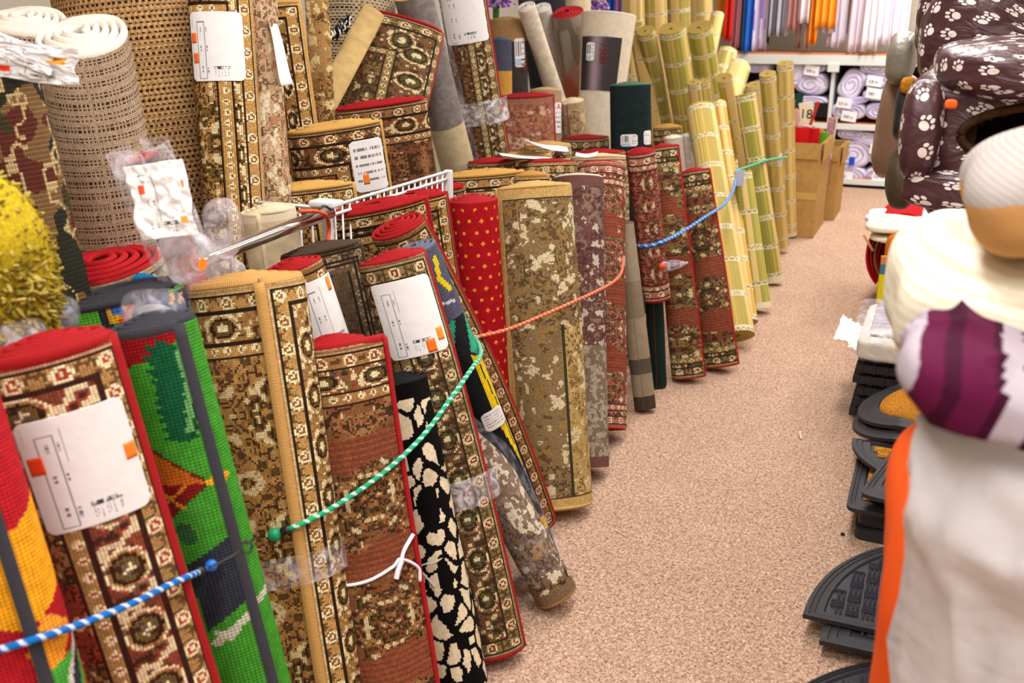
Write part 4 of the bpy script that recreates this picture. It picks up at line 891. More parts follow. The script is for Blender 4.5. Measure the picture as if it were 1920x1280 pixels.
# ================================================================== WIRE RACK AND CHROME RAIL
wire = m_flat('white_coated_wire', '#e4e2e6', .35, .5)
RX, RY0, RY1, RZ = -1.385, 2.07, 2.74, 1.048
rk = empty('wire_rack', (RX, RY0, 0), 'white coated wire rack panel running behind the front row of rugs', 'rack')
g = []
for z in (RZ, RZ - .022, .75, .4, .1): g.append(tube('x', [(RX, RY0, z), (RX, (RY0 + RY1) / 2, z), (RX, RY1, z)], .0045, None, ns=6, ret=True, col=(1, 1, 1)))
for q_ in g: gmesh('rail_wire', [q_], wire, rk)
tube('rail_wire', [(RX - .22, RY0, RZ), (RX - .11, RY0, RZ), (RX, RY0, RZ)], .0045, wire, rk, ns=6)
g = []
y = RY0
while y < RY1: g.append(tube('x', [(RX, y, .05), (RX, y, .55), (RX, y, RZ)], .0028, None, ns=5, ret=True, col=(1, 1, 1))); y += .035
x = RX - .22
while x < RX: g.append(tube('x', [(x, RY0, .05), (x, RY0, .55), (x, RY0, RZ)], .0028, None, ns=5, ret=True, col=(1, 1, 1))); x += .035
gmesh('wire_grid', g, wire, rk)
for yy in (RY0, RY1): box('rack_post', (RX, yy, .526), (.026, .02, 1.052), wire, rk, bw=.004)
box('post_cap', (RX, RY0, RZ + .012), (.075, .05, .016), wire, rk, bw=.005)
chrome = m_flat('chrome_steel', '#d8d8dc', .12, .5, metal=1)
cr = empty('chrome_rail', (RX, RY0, 0), 'round chrome rail end pointing at the camera beside the cream roll', 'rail')
tube('rail_tube', [atx(619, 398, RX + .02), atx(520, 434, RX + .02), atx(405, 479, RX + .03), atx(330, 512, RX + .05)], .0155, chrome, cr, ns=20)
tube('orange_cord_wrap', spline([atx(562, 396, RX + .03), atx(592, 396, RX + .03), atx(610, 402, RX + .045), atx(617, 425, RX + .03), atx(614, 455, RX + .03)], 30), .005, m_flat('orange_cord', '#d8542c', .6, .3, 300, .2), cr, ns=8)
tube('black_hook', spline([atx(598, 392, RX + .035), atx(608, 386, RX + .04), atx(620, 392, RX + .04)], 16), .003, m_flat('black_wire', '#141414', .4, .5), cr, ns=6)

# ================================================================== CARDBOARD BOXES
card = m_flat('brown_cardboard', '#b08a50', .8, .2, 25, .1, .1)
def carton(label, px, sx, sy, z1, seed, bulge=0, flaps=True, tape=True):
    B = atz(*px); cx, cy = B[0] - sx / 2, B[1] + sy / 2
    e = empty('cardboard_box', (cx, cy, 0), label, 'box', 'cardboard boxes by the bamboo blinds'); T = .008
    for nm, c, s in (('box_side', (cx, cy - sy / 2, z1 / 2), (sx, T, z1)), ('box_side', (cx, cy + sy / 2, z1 / 2), (sx, T, z1)), ('box_side', (cx - sx / 2, cy, z1 / 2), (T, sy, z1)), ('box_side', (cx + sx / 2, cy, z1 / 2), (T, sy, z1)), ('box_bottom', (cx, cy, .01), (sx, sy, .01))):
        box(nm, c, s, card, e, bw=.002)
    if flaps:
        box('box_flap', (cx + sx / 2 + .02, cy, z1 - .06), (.006, sy * .95, .13), card, e, R=None, bw=.001)
        box('box_flap', (cx, cy - sy / 2 - .016, z1 - .05), (sx * .96, .006, .11), card, e, bw=.001)
    if tape: box('packing_tape', (cx, cy - sy / 2 - .006, z1 * .45), (sx * 1.005, .003, .05), m_flat('brown_tape', '#c4a05c', .25, .5), e, bw=0)
    return e, cx, cy
b1, c1x, c1y = carton('tall open cardboard box holding red pleated rolls', (1523, 447), .2, .62, .66, 1)
b2, c2x, c2y = carton('narrower cardboard box standing farther back beside the open one', (1562, 414), .17, .5, .56, 2, tape=False)
def pleat(label, px, Y, w, h, colr, seed):
    c = aty(*px, Y); r = w / 2; h = c[2] - .03; a = np.linspace(0, 2 * PI, 97); z = np.linspace(0, h, 3); A, Z = np.meshgrid(a, z, indexing='ij')
    rr = r * (1 + .06 * np.sign(np.sin(A * 16))); P = np.stack([c[0] + rr * np.cos(A), c[1] + rr * np.sin(A), c[2] - h + Z], -1)
    cap = np.stack([P[:, -1], np.repeat(np.array([[c[0], c[1], c[2]]]), 97, 0)], 1)
    core = np.stack([np.stack([c[0] + r * .25 * np.cos(a), c[1] + r * .25 * np.sin(a), np.full(97, c[2] + q)], -1) for q in (0, .012)], 1)
    e = empty('pleated_blind', (c[0], c[1], c[2] - h), label, 'blind', 'pleated blinds in the cardboard box')
    gmesh('pleated_body', [(P, hx(colr), None), (cap, hx(colr) * .6, None)], m_pile('pleated_paper', 90, .06, .1, .5), e); gmesh('core_tube', [(core, hx('#c8b090'), None)], m_pile('pleated_paper', 90, .06, .1, .5), e)
pleat('wide red pleated blind roll, the left one in the cardboard box', (1499, 238), 7.45, .135, .4, '#cc1c20', 1)
pleat('narrower red pleated blind roll, the right one in the cardboard box', (1525, 240), 7.6, .09, .4, '#c81c20', 2)
pleat('orange pleated blind roll behind the red ones', (1538, 243), 7.75, .06, .4, '#e0803c', 3)
pleat('bright green pleated blind roll behind the red ones', (1545, 248), 7.72, .05, .4, '#5cb02c', 4)
pleat('small white roll with a pink wrapper at the back of the box', (1493, 206), 7.7, .06, .4, '#d8b0a4', 5)
pc = aty(1512, 212, 7.5); pe = empty('price_sign', (pc[0], pc[1], pc[2] - .1), 'cream handwritten price sign reading 18 with a red stick', 'sign')
box('sign_card', pc, (.095, .006, .15), m_flat('cream_card', '#e8dcc4', .7), pe, R=ry_(-.18)); box('red_stick', pc + np.array([.055, .0, .0]), (.022, .012, .17), m_flat('red_plastic', '#b83020', .5), pe, R=ry_(.25))
text_mesh('handwriting', '18', .09, pc + np.array([-.045, -.006, -.035]), (1, 0, 0), (0, 0, 1), m_flat('black_marker', '#181818', .6), pe)
fc = aty(1555, 258, 7.9); fe = empty('framed_pack', (fc[0], fc[1], fc[2] - .14), 'pink and white printed pack in clear film standing in the farther box', 'pack')
box('pack_board', fc - np.array([.01, 0, .24]), (.065, .03, .78), m_flat('pink_print', '#b48a90', .4, .4, 60, .5), fe, R=ry_(.06)); box('pack_edge', fc + np.array([.035, -.01, 0]), (.008, .04, .31), m_flat('white_plastic', '#dcdcdc', .3, .5), fe, R=ry_(.06))

# ================================================================== BACK SHELVING
SY = 9.65; SD = .6; SX0, SX1 = -2.3, 1.2
wood = m_flat('orange_beech_shelf', '#c9825a', .5, .3, 30, .1, .05, stretch=(1, 8, 8)); fr = m_flat('pale_grey_frame', '#d6dcda', .45, .4)
su = empty('shelf_unit', (-.5, SY + SD / 2, 0), 'white framed shelving with orange wooden boards along the back wall', 'shelf')
for zt in (1.185, .575, .085):
    box('shelf_board', ((SX0 + SX1) / 2, SY + SD / 2, zt - .012), (SX1 - SX0, SD, .024), wood, su, bw=.002)
    box('front_edge', ((SX0 + SX1) / 2, SY - .012, zt - (.06 if zt > 1 else .03)), (SX1 - SX0, .022, .085 if zt > 1 else .05), fr, su, bw=.003)
box('plinth', ((SX0 + SX1) / 2, SY + .06, .03), (SX1 - SX0, .04, .06), m_flat('black_plinth', '#181416', .6), su, bw=0)
box('back_panel', ((SX0 + SX1) / 2, SY + SD - .01, .6), (SX1 - SX0, .015, 1.15), m_flat('dark_back_panel', '#3a2c34', .8), su, bw=0)
dv = [aty(1561, 150, SY)[0] + k * .95 for k in (-1, 0, 1)] + [SX0, SX1]
for X in dv:
    box('divider', (X, SY + SD / 2, .58), (.03, SD - .02, 1.13), fr, su, bw=.003)
box('bracket', (aty(1561, 150, SY)[0], SY - .03, 1.06), (.1, .02, .075), fr, su, bw=.004)
boltm = m_flat('white_quilted_fabric', '#dedaf0', .8, .2, 18, .06, .5, dist=.02)
tagm = m_flat('price_card', '#f0eef4', .6); inkm = m_flat('pen_ink', '#30303c', .6)
def bolt(label, px, w, h, ang=0, tag_=None, seed=0, Y=None, d=.42):
    Y = Y or SY + .03; c = aty(*px, Y); D = depth(c); W = w * D / F; Hh = h * D / F; c = c + np.array([0, d / 2, 0]); R = ry_(math.radians(ang))
    e = empty('fabric_bolt', (c[0], c[1], c[2] - Hh / 2), label, 'fabric', 'white fabric bolts on the back shelves')
    gmesh('folded_fabric', [lumpgrid(c, (W, d, Hh), R=R, e1=.25, e2=.75, axis='y', nz=[(9, .012, seed, (1, .4, 1))], nu=48, nv=28)], boltm, e)
    th = np.linspace(0, 5 * PI, 80); k = .9 - .72 * th / (5 * PI); sp = np.stack([W / 2 * k * np.cos(th), np.full(80, -d / 2 - .002), Hh / 2 * k * np.sin(th)], -1) @ R.T + c
    tube('fold_edge', sp, .007, m_flat('fabric_fold', '#c4bce0', .8), e, ns=5)
    if tag_:
        t = aty(*tag_, Y - .03); te = box('price_tag', t, (.13, .004, .09), tagm, e, R=ry_(.12), bw=0)
        text_mesh('handwriting', ['200 p.', '2,8 m', '180 -', '2,5 m'][seed % 4], .036, t + np.array([-.05, -.004, -.012]), (1, 0, -.1), (0, 0, 1), inkm, te)
    return e
for i, a in enumerate([
    ('white fabric bolt on top of the upper left pile', (1525, 126), 52, 20, 0, (1522, 132)), ('big white folded bolt in the middle of the upper left pile', (1520, 158), 60, 42, 2, None),
    ('white bolt at the bottom of the upper left pile above the price sign', (1520, 195), 66, 30, 0, None), ('white bolt with oval folds tilted upright in the upper right compartment', (1596, 158), 44, 58, 24, None),
    ('white bolt high in the upper right compartment next to the pet beds', (1642, 128), 58, 26, 4, None), ('white bolt with a long written card in the upper right pile', (1644, 152), 54, 28, 0, (1640, 152)),
    ('white bolt under the long written card, near the grey cushion', (1645, 178), 56, 22, 0, (1638, 175)), ('thin white bolt wedged in the middle of the upper right compartment', (1598, 190), 58, 14, -6, (1583, 193)),
    ('oval white bolt with a hanging price card on the orange board', (1591, 209), 62, 32, 0, (1592, 218)), ('oval white bolt right of the hanging price card', (1651, 209), 58, 32, 0, None),
    ('white bolt folded high in the lower right compartment', (1598, 252), 56, 22, 4, None), ('slumped white bolt at the top right of the lower compartment', (1632, 262), 84, 26, 14, (1645, 280)),
    ('white bolt with a blue and white label in the lower compartment', (1598, 288), 66, 50, 0, None), ('white bolt beside the blue-labelled one with a written card', (1656, 296), 60, 28, 4, (1660, 302)),
    ('white bolt lying lowest on the left, its loose end hanging', (1592, 328), 62, 34, 6, (1585, 330)), ('white bolt lying lowest on the right with a written card', (1652, 328), 58, 28, 0, (1650, 330)),
    ('white bolt glimpsed between the bamboo blinds', (1420, 126), 40, 22, 0, None), ('white bolt glimpsed right of the front bamboo blinds', (1494, 140), 30, 50, 0, None), ('white bolt low behind the bamboo blinds', (1425, 170), 60, 34, 0, None)]):
    e = bolt(a[0], a[1], a[2], a[3], a[4], a[5], i)
    if i == 12:
        t = aty(1597, 302, SY - .005); box('blue_label', t, (.05, .004, .075), m_flat('blue_print', '#1c50c8', .5), e, bw=0)
box_ = aty(1540, 206, SY + .02); o = box('dark_box', box_ + np.array([0, .1, 0]), (.13, .2, .13), m_flat('black_card', '#14141c', .5), None); tagp(o, 'small black box on the shelf behind the red pleated rolls', 'box')
o = box('green_box', aty(1498, 190, SY + .02) + np.array([0, .1, 0]), (.07, .2, .14), m_flat('dark_green_card', '#1c3c34', .5), None); tagp(o, 'small dark green box on the shelf behind the price sign', 'box')

# curtains hanging above the shelves
def cloth_mat(c, rough=.7):
    nm = 'curtain_cloth_' + c.strip('#'); return m_flat(nm, c, rough, .2, 60, .08, .2, stretch=(1, 1, .1))
zr = 2.35; rl = empty('curtain_rail', (-.6, SY + .12, zr), 'metal rail carrying the sample curtains above the frame', 'rail'); tube('rail_bar', [(-3.65, SY + .12, zr), (-.6, SY + .12, zr), (1.4, SY + .12, zr)], .014, chrome, rl, ns=10)
for i, (x0, x1, yb, c, lb, Y) in enumerate([
    (1082, 1106, 45, '#2050b0', 'deep blue curtain behind the cream roll', 9.75), (1134, 1151, 50, '#2358c0', 'blue curtain behind the purple flowers', 9.7), (1150, 1166, 50, '#a070b0', 'mauve curtain beside the back bamboo blinds', 9.7),
    (1340, 1362, 70, '#e8962c', 'amber curtain just right of the tall bamboo blinds', 9.8), (1357, 1371, 76, '#d82c1c', 'bright red curtain sample', 9.62), (1369, 1384, 92, '#c8808c', 'dusty pink curtain between the red and blue ones', 9.68), (1382, 1394, 96, '#4a5448', 'narrow dark green curtain between pink and blue', 9.8),
    (1389, 1409, 98, '#2a6cd0', 'vivid blue curtain hanging to the shelf', 9.6), (1404, 1436, 93, '#e6dcf2', 'white curtain with faint purple print', 9.68), (1428, 1442, 80, '#243a7c', 'narrow navy curtain behind the white printed one', 9.82), (1440, 1464, 66, '#9a98a4', 'grey curtain with darker vertical stripes', 9.62), (1460, 1478, 66, '#c8c6d4', 'pale grey curtain beside the grey striped one', 9.66),
    (1476, 1496, 58, '#c48c88', 'rose curtain right of the grey ones', 9.62), (1490, 1500, 92, '#d8bcb0', 'long beige-pink curtain end below the rose one', 9.8), (1494, 1516, 42, '#e8d8e0', 'short pinkish white curtain', 9.58), (1504, 1518, 92, '#ecd0c8', 'pale peach curtain hanging lower', 9.74), (1514, 1530, 83, '#f08a1c', 'deep orange curtain, the longer one', 9.6), (1527, 1566, 53, '#f4a030', 'light orange curtain, the shorter one', 9.58),
    (1530, 1566, 62, '#d8cce0', 'lilac-white curtain under the light orange one', 9.66), (1549, 1583, 89, '#d8d0dc', 'long pale lilac curtain by the shelf upright', 9.7), (1582, 1602, 60, '#a89878', 'khaki curtain behind the pleated white ones', 9.78), (1585, 1625, 96, '#e2d4e0', 'pleated white curtain fanning out left', 9.64), (1612, 1644, 94, '#e8e0e6', 'pleated white curtain in the middle of the fan', 9.6), (1640, 1668, 84, '#ece6f0', 'pleated white curtain fanning out right', 9.62), (1660, 1700, 80, '#ece2fa', 'bright white curtain partly behind the pet beds', 9.68)]):
    a = aty(x0, yb, Y); b = aty(x1, yb, Y); zb = a[2]; n = 64; s = np.linspace(0, 1, n); z = np.linspace(zb, zr, 14); S, Z = np.meshgrid(s, z, indexing='ij')
    k = (zr - Z) / (zr - zb); fan = .75 + .25 * k if x0 > 1580 and x0 < 1650 else 1
    P = np.stack([(a[0] + b[0]) / 2 + (S - .5) * (b[0] - a[0]) * fan, Y + .022 * np.sin(S * PI * 2 * max(1.5, (x1 - x0) / 13) + i) * (.6 + .4 * k), Z + .012 * np.sin(S * 9 + i) * k], -1)
    if i == 10:
        cc = np.where((np.mod(np.floor(S[:-1, :-1] * 6), 2) > 0)[..., None], hx('#6c6a74'), hx('#b4b2c0')); mt = m_pile('striped_cloth', 60, .06, .1)
    elif i == 8: cc = mixc(base(S[:-1, :-1], hx('#e6dcf2')), hx('#b48ad8'), vn(S[:-1, :-1] * 5, Z[:-1, :-1] * 8, 4) > .7); mt = m_pile('striped_cloth', 60, .06, .1)
    else: cc = hx(c); mt = cloth_mat(c)
    o = gmesh('curtain', [(P, cc, None)], mt); m = o.modifiers.new('Solidify', 'SOLIDIFY'); m.thickness = .003
    tagp(o, lb, 'curtain', 'sample curtains on the rail')
# purple frilly sprays at the top
for lb, px, Y, s in (('purple frilly flowers at the top between the labelled rug and the charcoal roll', (930, -2), 5.6, (.2, .12, .1)), ('purple frilly flowers at the top behind the tall cream roll', (1122, 6), 6.9, (.13, .1, .13))):
    c = aty(*px, Y); G = []
    for k in range(140):
        p = c + np.array([rng.uniform(-.5, .5) * s[0], rng.uniform(-.5, .5) * s[1], rng.uniform(-.5, .5) * s[2]]); g = lumpgrid(p, (.022, .022, .014), nu=8, nv=6, e1=1, e2=1); G.append((g[0], hx(rng.choice(['#a060c8', '#8448b0', '#c090e0', '#d8c0e8'])), g[2]))
    e = empty('flower_bunch', (c[0], c[1], c[2] - s[2] / 2), lb, 'flowers'); o = gmesh('petals', G, m_pile('petal', 60, .1, .1), e); o['kind'] = 'stuff'
    tube('stem', [(c[0], c[1], c[2]), (c[0], c[1], c[2] - .5), (c[0], c[1], 0)], .02, m_flat('green_stem', '#3c5c30'), e)

# ================================================================== RIGHT SIDE: MATS ON THE FLOOR
rub = m_flat('black_rubber', '#2c2b30', .6, .35, 200, .2, .2); coir = m_flat('golden_coir', '#c8862c', .95, .1, 260, .5, .9, dist=.006, stretch=(1, .35, 1)); ribm = m_flat('charcoal_ribbing', '#34323c', .9, .2, 300, .3, .4)
def outline(kind, cx, cy, a, b, n=96, rot=0):
    t = np.linspace(0, 2 * PI, n + 1)
    if kind == 'oval': P = np.stack([a * np.cos(t), b * np.sin(t)], -1)
    elif kind == 'rect': P = np.stack([a * sgp(np.cos(t), .12), b * sgp(np.sin(t), .12)], -1)
    else:  # half round, flat edge at y=0
        h = n // 2; t1 = np.linspace(0, PI, h + 1); arc = np.stack([a * np.cos(t1), b * np.sin(t1)], -1); fl = np.stack([np.linspace(-a, a, n - h + 1)[1:], np.zeros(n - h)], -1)
        P = np.concatenate([arc, fl]); P = P - np.array([0, b * .42])
    return P
def doormat(label, kind, cx, cy, a, b, z, rot=0, th=.012, bw=.16, fill='bars', group='rubber doormats by the aisle', wave=None):
    P = outline(kind, cx, cy, a, b); off = np.array([0, abs(b) * .42 * (1 if b > 0 else -1)]) if kind == 'half' else np.zeros(2)
    c, s = math.cos(rot), math.sin(rot); Rm = np.array([[c, -s], [s, c]])
    def W(Q, zz):
        q = (Q + off) @ Rm.T; X, Y = q[..., 0] + cx, q[..., 1] + cy; Z = zz + (wave(q[..., 0], q[..., 1]) if wave else 0)
        return np.stack([X, Y, np.broadcast_to(Z, X.shape)], -1)
    e = empty('doormat', (cx, cy, z), label, 'doormat', group)
    k = 1 - bw; prof = [(0, 0), (k, 0), (k, .001), (1, 0)]
    rad = [(.0, z), (1.0, z), (1.0, z + th), (k + bw * .75, z + th + .002), (k + bw * .7, z + th - .001), (k + bw * .45, z + th + .002), (k + bw * .4, z + th - .001), (k, z + th + .002), (k - .012, z + th - .004), (0, z + th - .004)]
    G = np.stack([W(P * r, zz) for r, zz in rad], 1); gmesh('rubber_border', [(G, (1, 1, 1), None)], rub, e, smooth=False)
    poly = [(p[0], p[1]) for p in P * (k - (.05 if fill == 'bars' else .02))]; G = []; cs = .038; m = int(max(a, abs(b)) * 2.2 / cs)
    for i in range(-m, m):
        for j in range(-m, m):
            x0, y0 = i * cs, j * cs
            if fill == 'bars':
                for q in range(3):
                    if (i + j) % 2: bx, by, sx, sy = x0 + cs * (.2 + .3 * q), y0 + cs / 2, cs * .2, cs * .88
                    else: bx, by, sx, sy = x0 + cs / 2, y0 + cs * (.2 + .3 * q), cs * .88, cs * .2
                    xs = np.array([bx - sx / 2, bx + sx / 2, bx]); ys = np.array([by - sy / 2, by + sy / 2, by])
                    if inpoly(np.array([bx]), np.array([by]), poly)[0]:
                        tt = np.linspace(0, 1, 5); prof_ = np.array([[-.5, 0], [-.4, .8], [0, 1], [.4, .8], [.5, 0]])
                        A = np.zeros((4, 5, 2)); Zz = np.zeros((4, 5))
                        for ii, u_ in enumerate((-.5, -.42, .42, .5)):
                            for jj, (w_, h_) in enumerate(prof_):
                                A[ii, jj] = (bx + (w_ * sx if sx < sy else u_ * sx), by + (u_ * sy if sx < sy else w_ * sy)); Zz[ii, jj] = (h_ if 0 < ii < 3 else 0) * .008
                        g = np.stack([W(A, 0)[..., 0], W(A, 0)[..., 1], W(A, z + th - .004)[..., 2] + Zz], -1); G.append((g, (1, 1, 1), None))
    if fill == 'bars' and G: gmesh('ribbed_inlay', G, ribm, e)
    if fill == 'coir':
        y = -abs(b)
        while y < abs(b):
            xs = np.linspace(-a, a, 60); ins = inpoly(xs, np.full(60, y + .018), poly) & inpoly(xs, np.full(60, y + .0), poly) & inpoly(xs, np.full(60, y + .034), poly)
            if ins.any():
                xa, xb = xs[ins].min(), xs[ins].max(); S, T_ = np.meshgrid(np.linspace(xa, xb, 24), np.linspace(y, y + .032, 6), indexing='ij')
                g = W(np.stack([S, T_], -1), 0); hgt = .01 * np.clip(np.sin(np.linspace(0, PI, 6)), 0, 1) ** .4; g[..., 2] = W(np.stack([S, T_], -1), z + th - .004)[..., 2] + hgt[None] + .003 * h2(np.arange(24)[:, None] + np.zeros((24, 6)), np.arange(6)[None] + np.zeros((24, 6)), int(abs(y) * 1000))
                G.append((g, (1, 1, 1), None))
            y += .04
        if G: gmesh('coir_strips', G, coir, e)
    if fill == 'full':
        G = np.stack([W(P * r, z + th + hh) for r, hh in ((k - .02, -.004), (k - .03, .006), (.5, .008), (0, .008))], 1); gmesh('coir_panel', [(G, (1, 1, 1), None)], coir, e)
    return e
doormat('big half-round black doormat at the bottom edge of the frame', 'half', .16, 1.62, .42, .66, .004, bw=.07)
doormat('half-round black doormat lying lowest of its pile, mostly hidden', 'half', .27, 2.27, .33, .45, .022, bw=.2)
doormat('half-round black doormat second in its pile, its straight edge showing', 'half', .2, 2.215, .33, .5, .038, bw=.2)
doormat('half-round black doormat with basket-weave ribs on top of its pile', 'half', .18, 2.285, .36, .52, .056, bw=.13)
doormat('black rubber doormat at the very bottom under the coir mats', 'rect', .11, 3.1, .215, .24, .004, fill='bars', bw=.14, th=.03)
doormat('second black rubber doormat under the coir mats, showing only its edge', 'rect', .12, 3.12, .22, .24, .04, fill='bars', bw=.14, th=.05)
doormat('rectangular rubber doormat with golden coir strips', 'rect', .09, 3.1, .225, .26, .098, fill='coir', bw=.17)
doormat('rectangular rubber doormat with coir strips just behind the first', 'rect', .13, 3.36, .24, .14, .118, fill='coir', bw=.15)
doormat('half-round coir doormat with its point towards the aisle', 'half', .21, 3.3, .37, -.34, .134, fill='coir', bw=.16)
doormat('rubber-bordered mat lying askew across the coir mats', 'rect', .16, 3.12, .2, .34, .158, rot=-.2, fill='coir', bw=.2)
doormat('oval rubber doormat with a wide golden coir middle', 'oval', .08, 3.56, .245, .25, .19, fill='full', bw=.27, wave=lambda x, y: -.05 * np.clip(-x - .1, 0, 1) / .15)
doormat('lower oval rubber doormat curling down over the mat pile', 'oval', .075, 3.5, .25, .25, .165, fill='full', bw=.27, wave=lambda x, y: -.05 * np.clip(-x - .1, 0, 1) / .15)
# tower of black grid mats with a bagged mattress cover on top
for k in range(5):
    z = .02 + k * .045; X0_ = -.21 + .01 * ((k * 7) % 3)
    e = empty('grid_mat', (.1, 4.05, z), ['lowest', 'second lowest', 'middle', 'second highest', 'topmost'][k] + ' black plastic grid mat in the stack under the bagged cover', 'mat', 'black plastic grid mats')
    G = []
    for i in range(13): G += boxgrids((X0_ + .02 + i * .045, 4.07, z + .018), (.006, .5, .036))
    for j in range(12): G += boxgrids((X0_ + .28, 3.83 + j * .044, z + .018), (.56, .006, .03))
    gmesh('grid_bars', G, rub, e, smooth=False)
e = empty('bagged_cover', (.08, 4.1, .25), 'cream mattress cover with a grey print, packed in a clear bag with a white flap', 'bedding')
gmesh('folded_cover', [lumpgrid((.09, 4.1, .295), (.6, .6, .09), e1=.3, e2=.15, nz=[(9, .006, 3, (1, 1, 1))])], m_flat('cream_towelling', '#d6d2c4', .9, .1, 150, .1), e)
box('printed_insert', (.1, 4.12, .345), (.54, .5, .006), m_flat('grey_violet_print', '#8c8494', .35, .4, 14, .5, .1, stretch=(1, 5, 1)), e)
box('print_strip', (.1, 3.9, .346), (.54, .07, .008), m_flat('pale_print', '#c8bcb0', .35, .4, 40, .3, .1), e)
gmesh('bag_film', [lumpgrid((.08, 4.1, .305), (.65, .64, .115), e1=.35, e2=.15, nz=[(12, .01, 5, (1, 1, 1)), (40, .004, 8, (1, 1, 1))])], plast, e)
crumple('white_flap', np.array([-.25, 4.05, .29]), np.array([.9, 0, -.43]), np.array([0, 1.0, 0]), .11, .34, .012, 7, m_paper(), e)
# red bath mats and friends
def arcmat(label, k, colr):
    r = .175 - k * .0155; cx, cz = -.13 + k * .003, .32 - k * .006; t = np.radians(np.linspace(65, 232, 26)); Yy = np.linspace(5.45 + .02 * (k % 3), 6.0, 5); hh = .006
    o_ = []
    for rr in (r, r - .0125): o_.append(np.stack([cx + rr * np.cos(t), np.zeros(26), cz + rr * 1.25 * np.sin(t)], -1))
    prof = np.concatenate([o_[0], o_[1][::-1], o_[0][:1]]); G = np.repeat(prof[:, None], 5, 1).copy(); G[..., 1] = Yy[None]
    cap = np.stack([o_[0], o_[1]], 1); cap[..., 1] = Yy[0]
    o = gmesh('bath_mat', [(G, hx(colr), None), (cap, hx(colr) * .9, None)], m_pile('towel_pile', 200, .2, .4)); tagp(o, label, 'mat', 'folded bath mats in the red pile')
for k, (c, l) in enumerate([('#b4141e', 'outermost bright red bath mat of the fanned pile'), ('#c01a24', 'second bright red bath mat from the outside of the fanned pile'), ('#c89a60', 'gold bath mat inside the red fanned pile'), ('#8c0c18', 'dark red bath mat just inside the gold one'), ('#7c0a16', 'second dark red bath mat inside the gold one'), ('#84101a', 'third dark red bath mat inside the gold one'), ('#7a0c16', 'fourth dark red bath mat inside the gold one'), ('#700a14', 'fifth dark red bath mat inside the gold one'), ('#780c16', 'innermost dark red bath mat of the fanned pile')]): arcmat(l, k, c)
bm0 = [o for o in C.objects if o.name == 'bath_mat'][0]; box('braid_trim', aty(1628, 455, 5.442), (.012, .01, .1), m_flat('cream_trim', '#e0b890', .8), bm0, R=ry_(-.6))
def slabmat(name, label, c, s, col, nzs=3, e1=.5, e2=.35, mat=None, nz=None):
    return lump(name, label, 'mat', c, s, mat or m_flat('towel_' + col.strip('#'), col, .9, .1, 120, .15), part=None, e1=e1, e2=e2, nz=nz or [(10, .008, nzs, (1, 1, 1))])
slabmat('bath_mat', 'thick cream bath mat on top of the red pile', aty(1705, 422, 5.3) + np.array([.02, 0, .0]), (.44, .4, .05), '#ece4c8', 3)
slabmat('bath_mat', 'thin cream bath mat lying second on the red pile', aty(1712, 434, 5.3) + np.array([.02, 0, -.02]), (.42, .4, .03), '#e8dcc4', 4)
slabmat('bath_mat', 'white bath mat with a dark blue corner behind the cream ones', aty(1700, 408, 5.7), (.4, .35, .04), '#dfe2e6', 5)
om = slabmat('bath_mat', 'orange bath mat with a yellow oval leaf emblem', aty(1728, 470, 5.1), (.34, .1, .17), '#c8741c', 6)
t = np.linspace(0, 2 * PI, 60); oc = aty(1712, 468, 5.02)
g1 = [tube('x', np.stack([oc[0] + .062 * np.cos(t), np.full(60, oc[1]), oc[2] + .05 * np.sin(t)], -1), .004, None, ns=5, ret=True)]
for k in range(6): g1.append(tube('x', [oc + np.array([-.05 + k * .018, 0, -.03]), oc + np.array([-.045 + k * .018, 0, 0]), oc + np.array([-.035 + k * .018, 0, .032])], .003, None, ns=5, ret=True))
gmesh('oval_emblem', g1, m_flat('yellow_stitch', '#e8b040', .8), om)
slabmat('bath_mat', 'plain cream mats folded into a block under the orange mat', (.1, 5.1, .12), (.4, .08, .24), '#d8ccb0', 9); yc = aty(1688, 528, 5.0); n = 40; S, T_ = np.meshgrid(np.linspace(0, 1, n), np.linspace(0, 1, n), indexing='ij')
P = np.stack([yc[0] - .1 + S * .34, yc[1] + .02 * np.sin(S * 9) + .03 * T_, yc[2] + .12 - T_ * (yc[2] + .115)], -1); Sm, Tm = S[:-1, :-1], T_[:-1, :-1]
c = base(Sm, hx('#e4d414')); c = mixc(c, hx('#4c7c94'), (Tm < .22) & (Tm > .1)); c = mixc(c, hx('#d88850'), Tm < .1); zz = np.mod(Sm * 9 + np.floor(Tm * 14) * .5, 1)
c = mixc(c, hx('#38708c'), (Sm > .27) & (zz < .35)); c = mixc(c, hx('#e07030'), (Sm > .27) & (zz > .7)); c = mixc(c, hx('#5c8c34'), (Sm > .27) & (Sm < .42) & (Tm < .45)); c = mixc(c, hx('#30404c'), (Sm < .25) & (Tm > .75) & (zz > .5))
o = gmesh('printed_towel', [(P, c, None)], m_pile('towel_pile', 200, .2, .4)); o.modifiers.new('Solidify', 'SOLIDIFY').thickness = .012
tagp(o, 'yellow towel with blue and orange zigzag print hanging below the orange mat', 'towel')
o = box('display_plinth', (.15, 5.6, .06), (.7, .9, .12), m_flat('white_board', '#d8d6d2', .6), None); tagp(o, 'low white board plinth under the red bath mats', 'plinth')

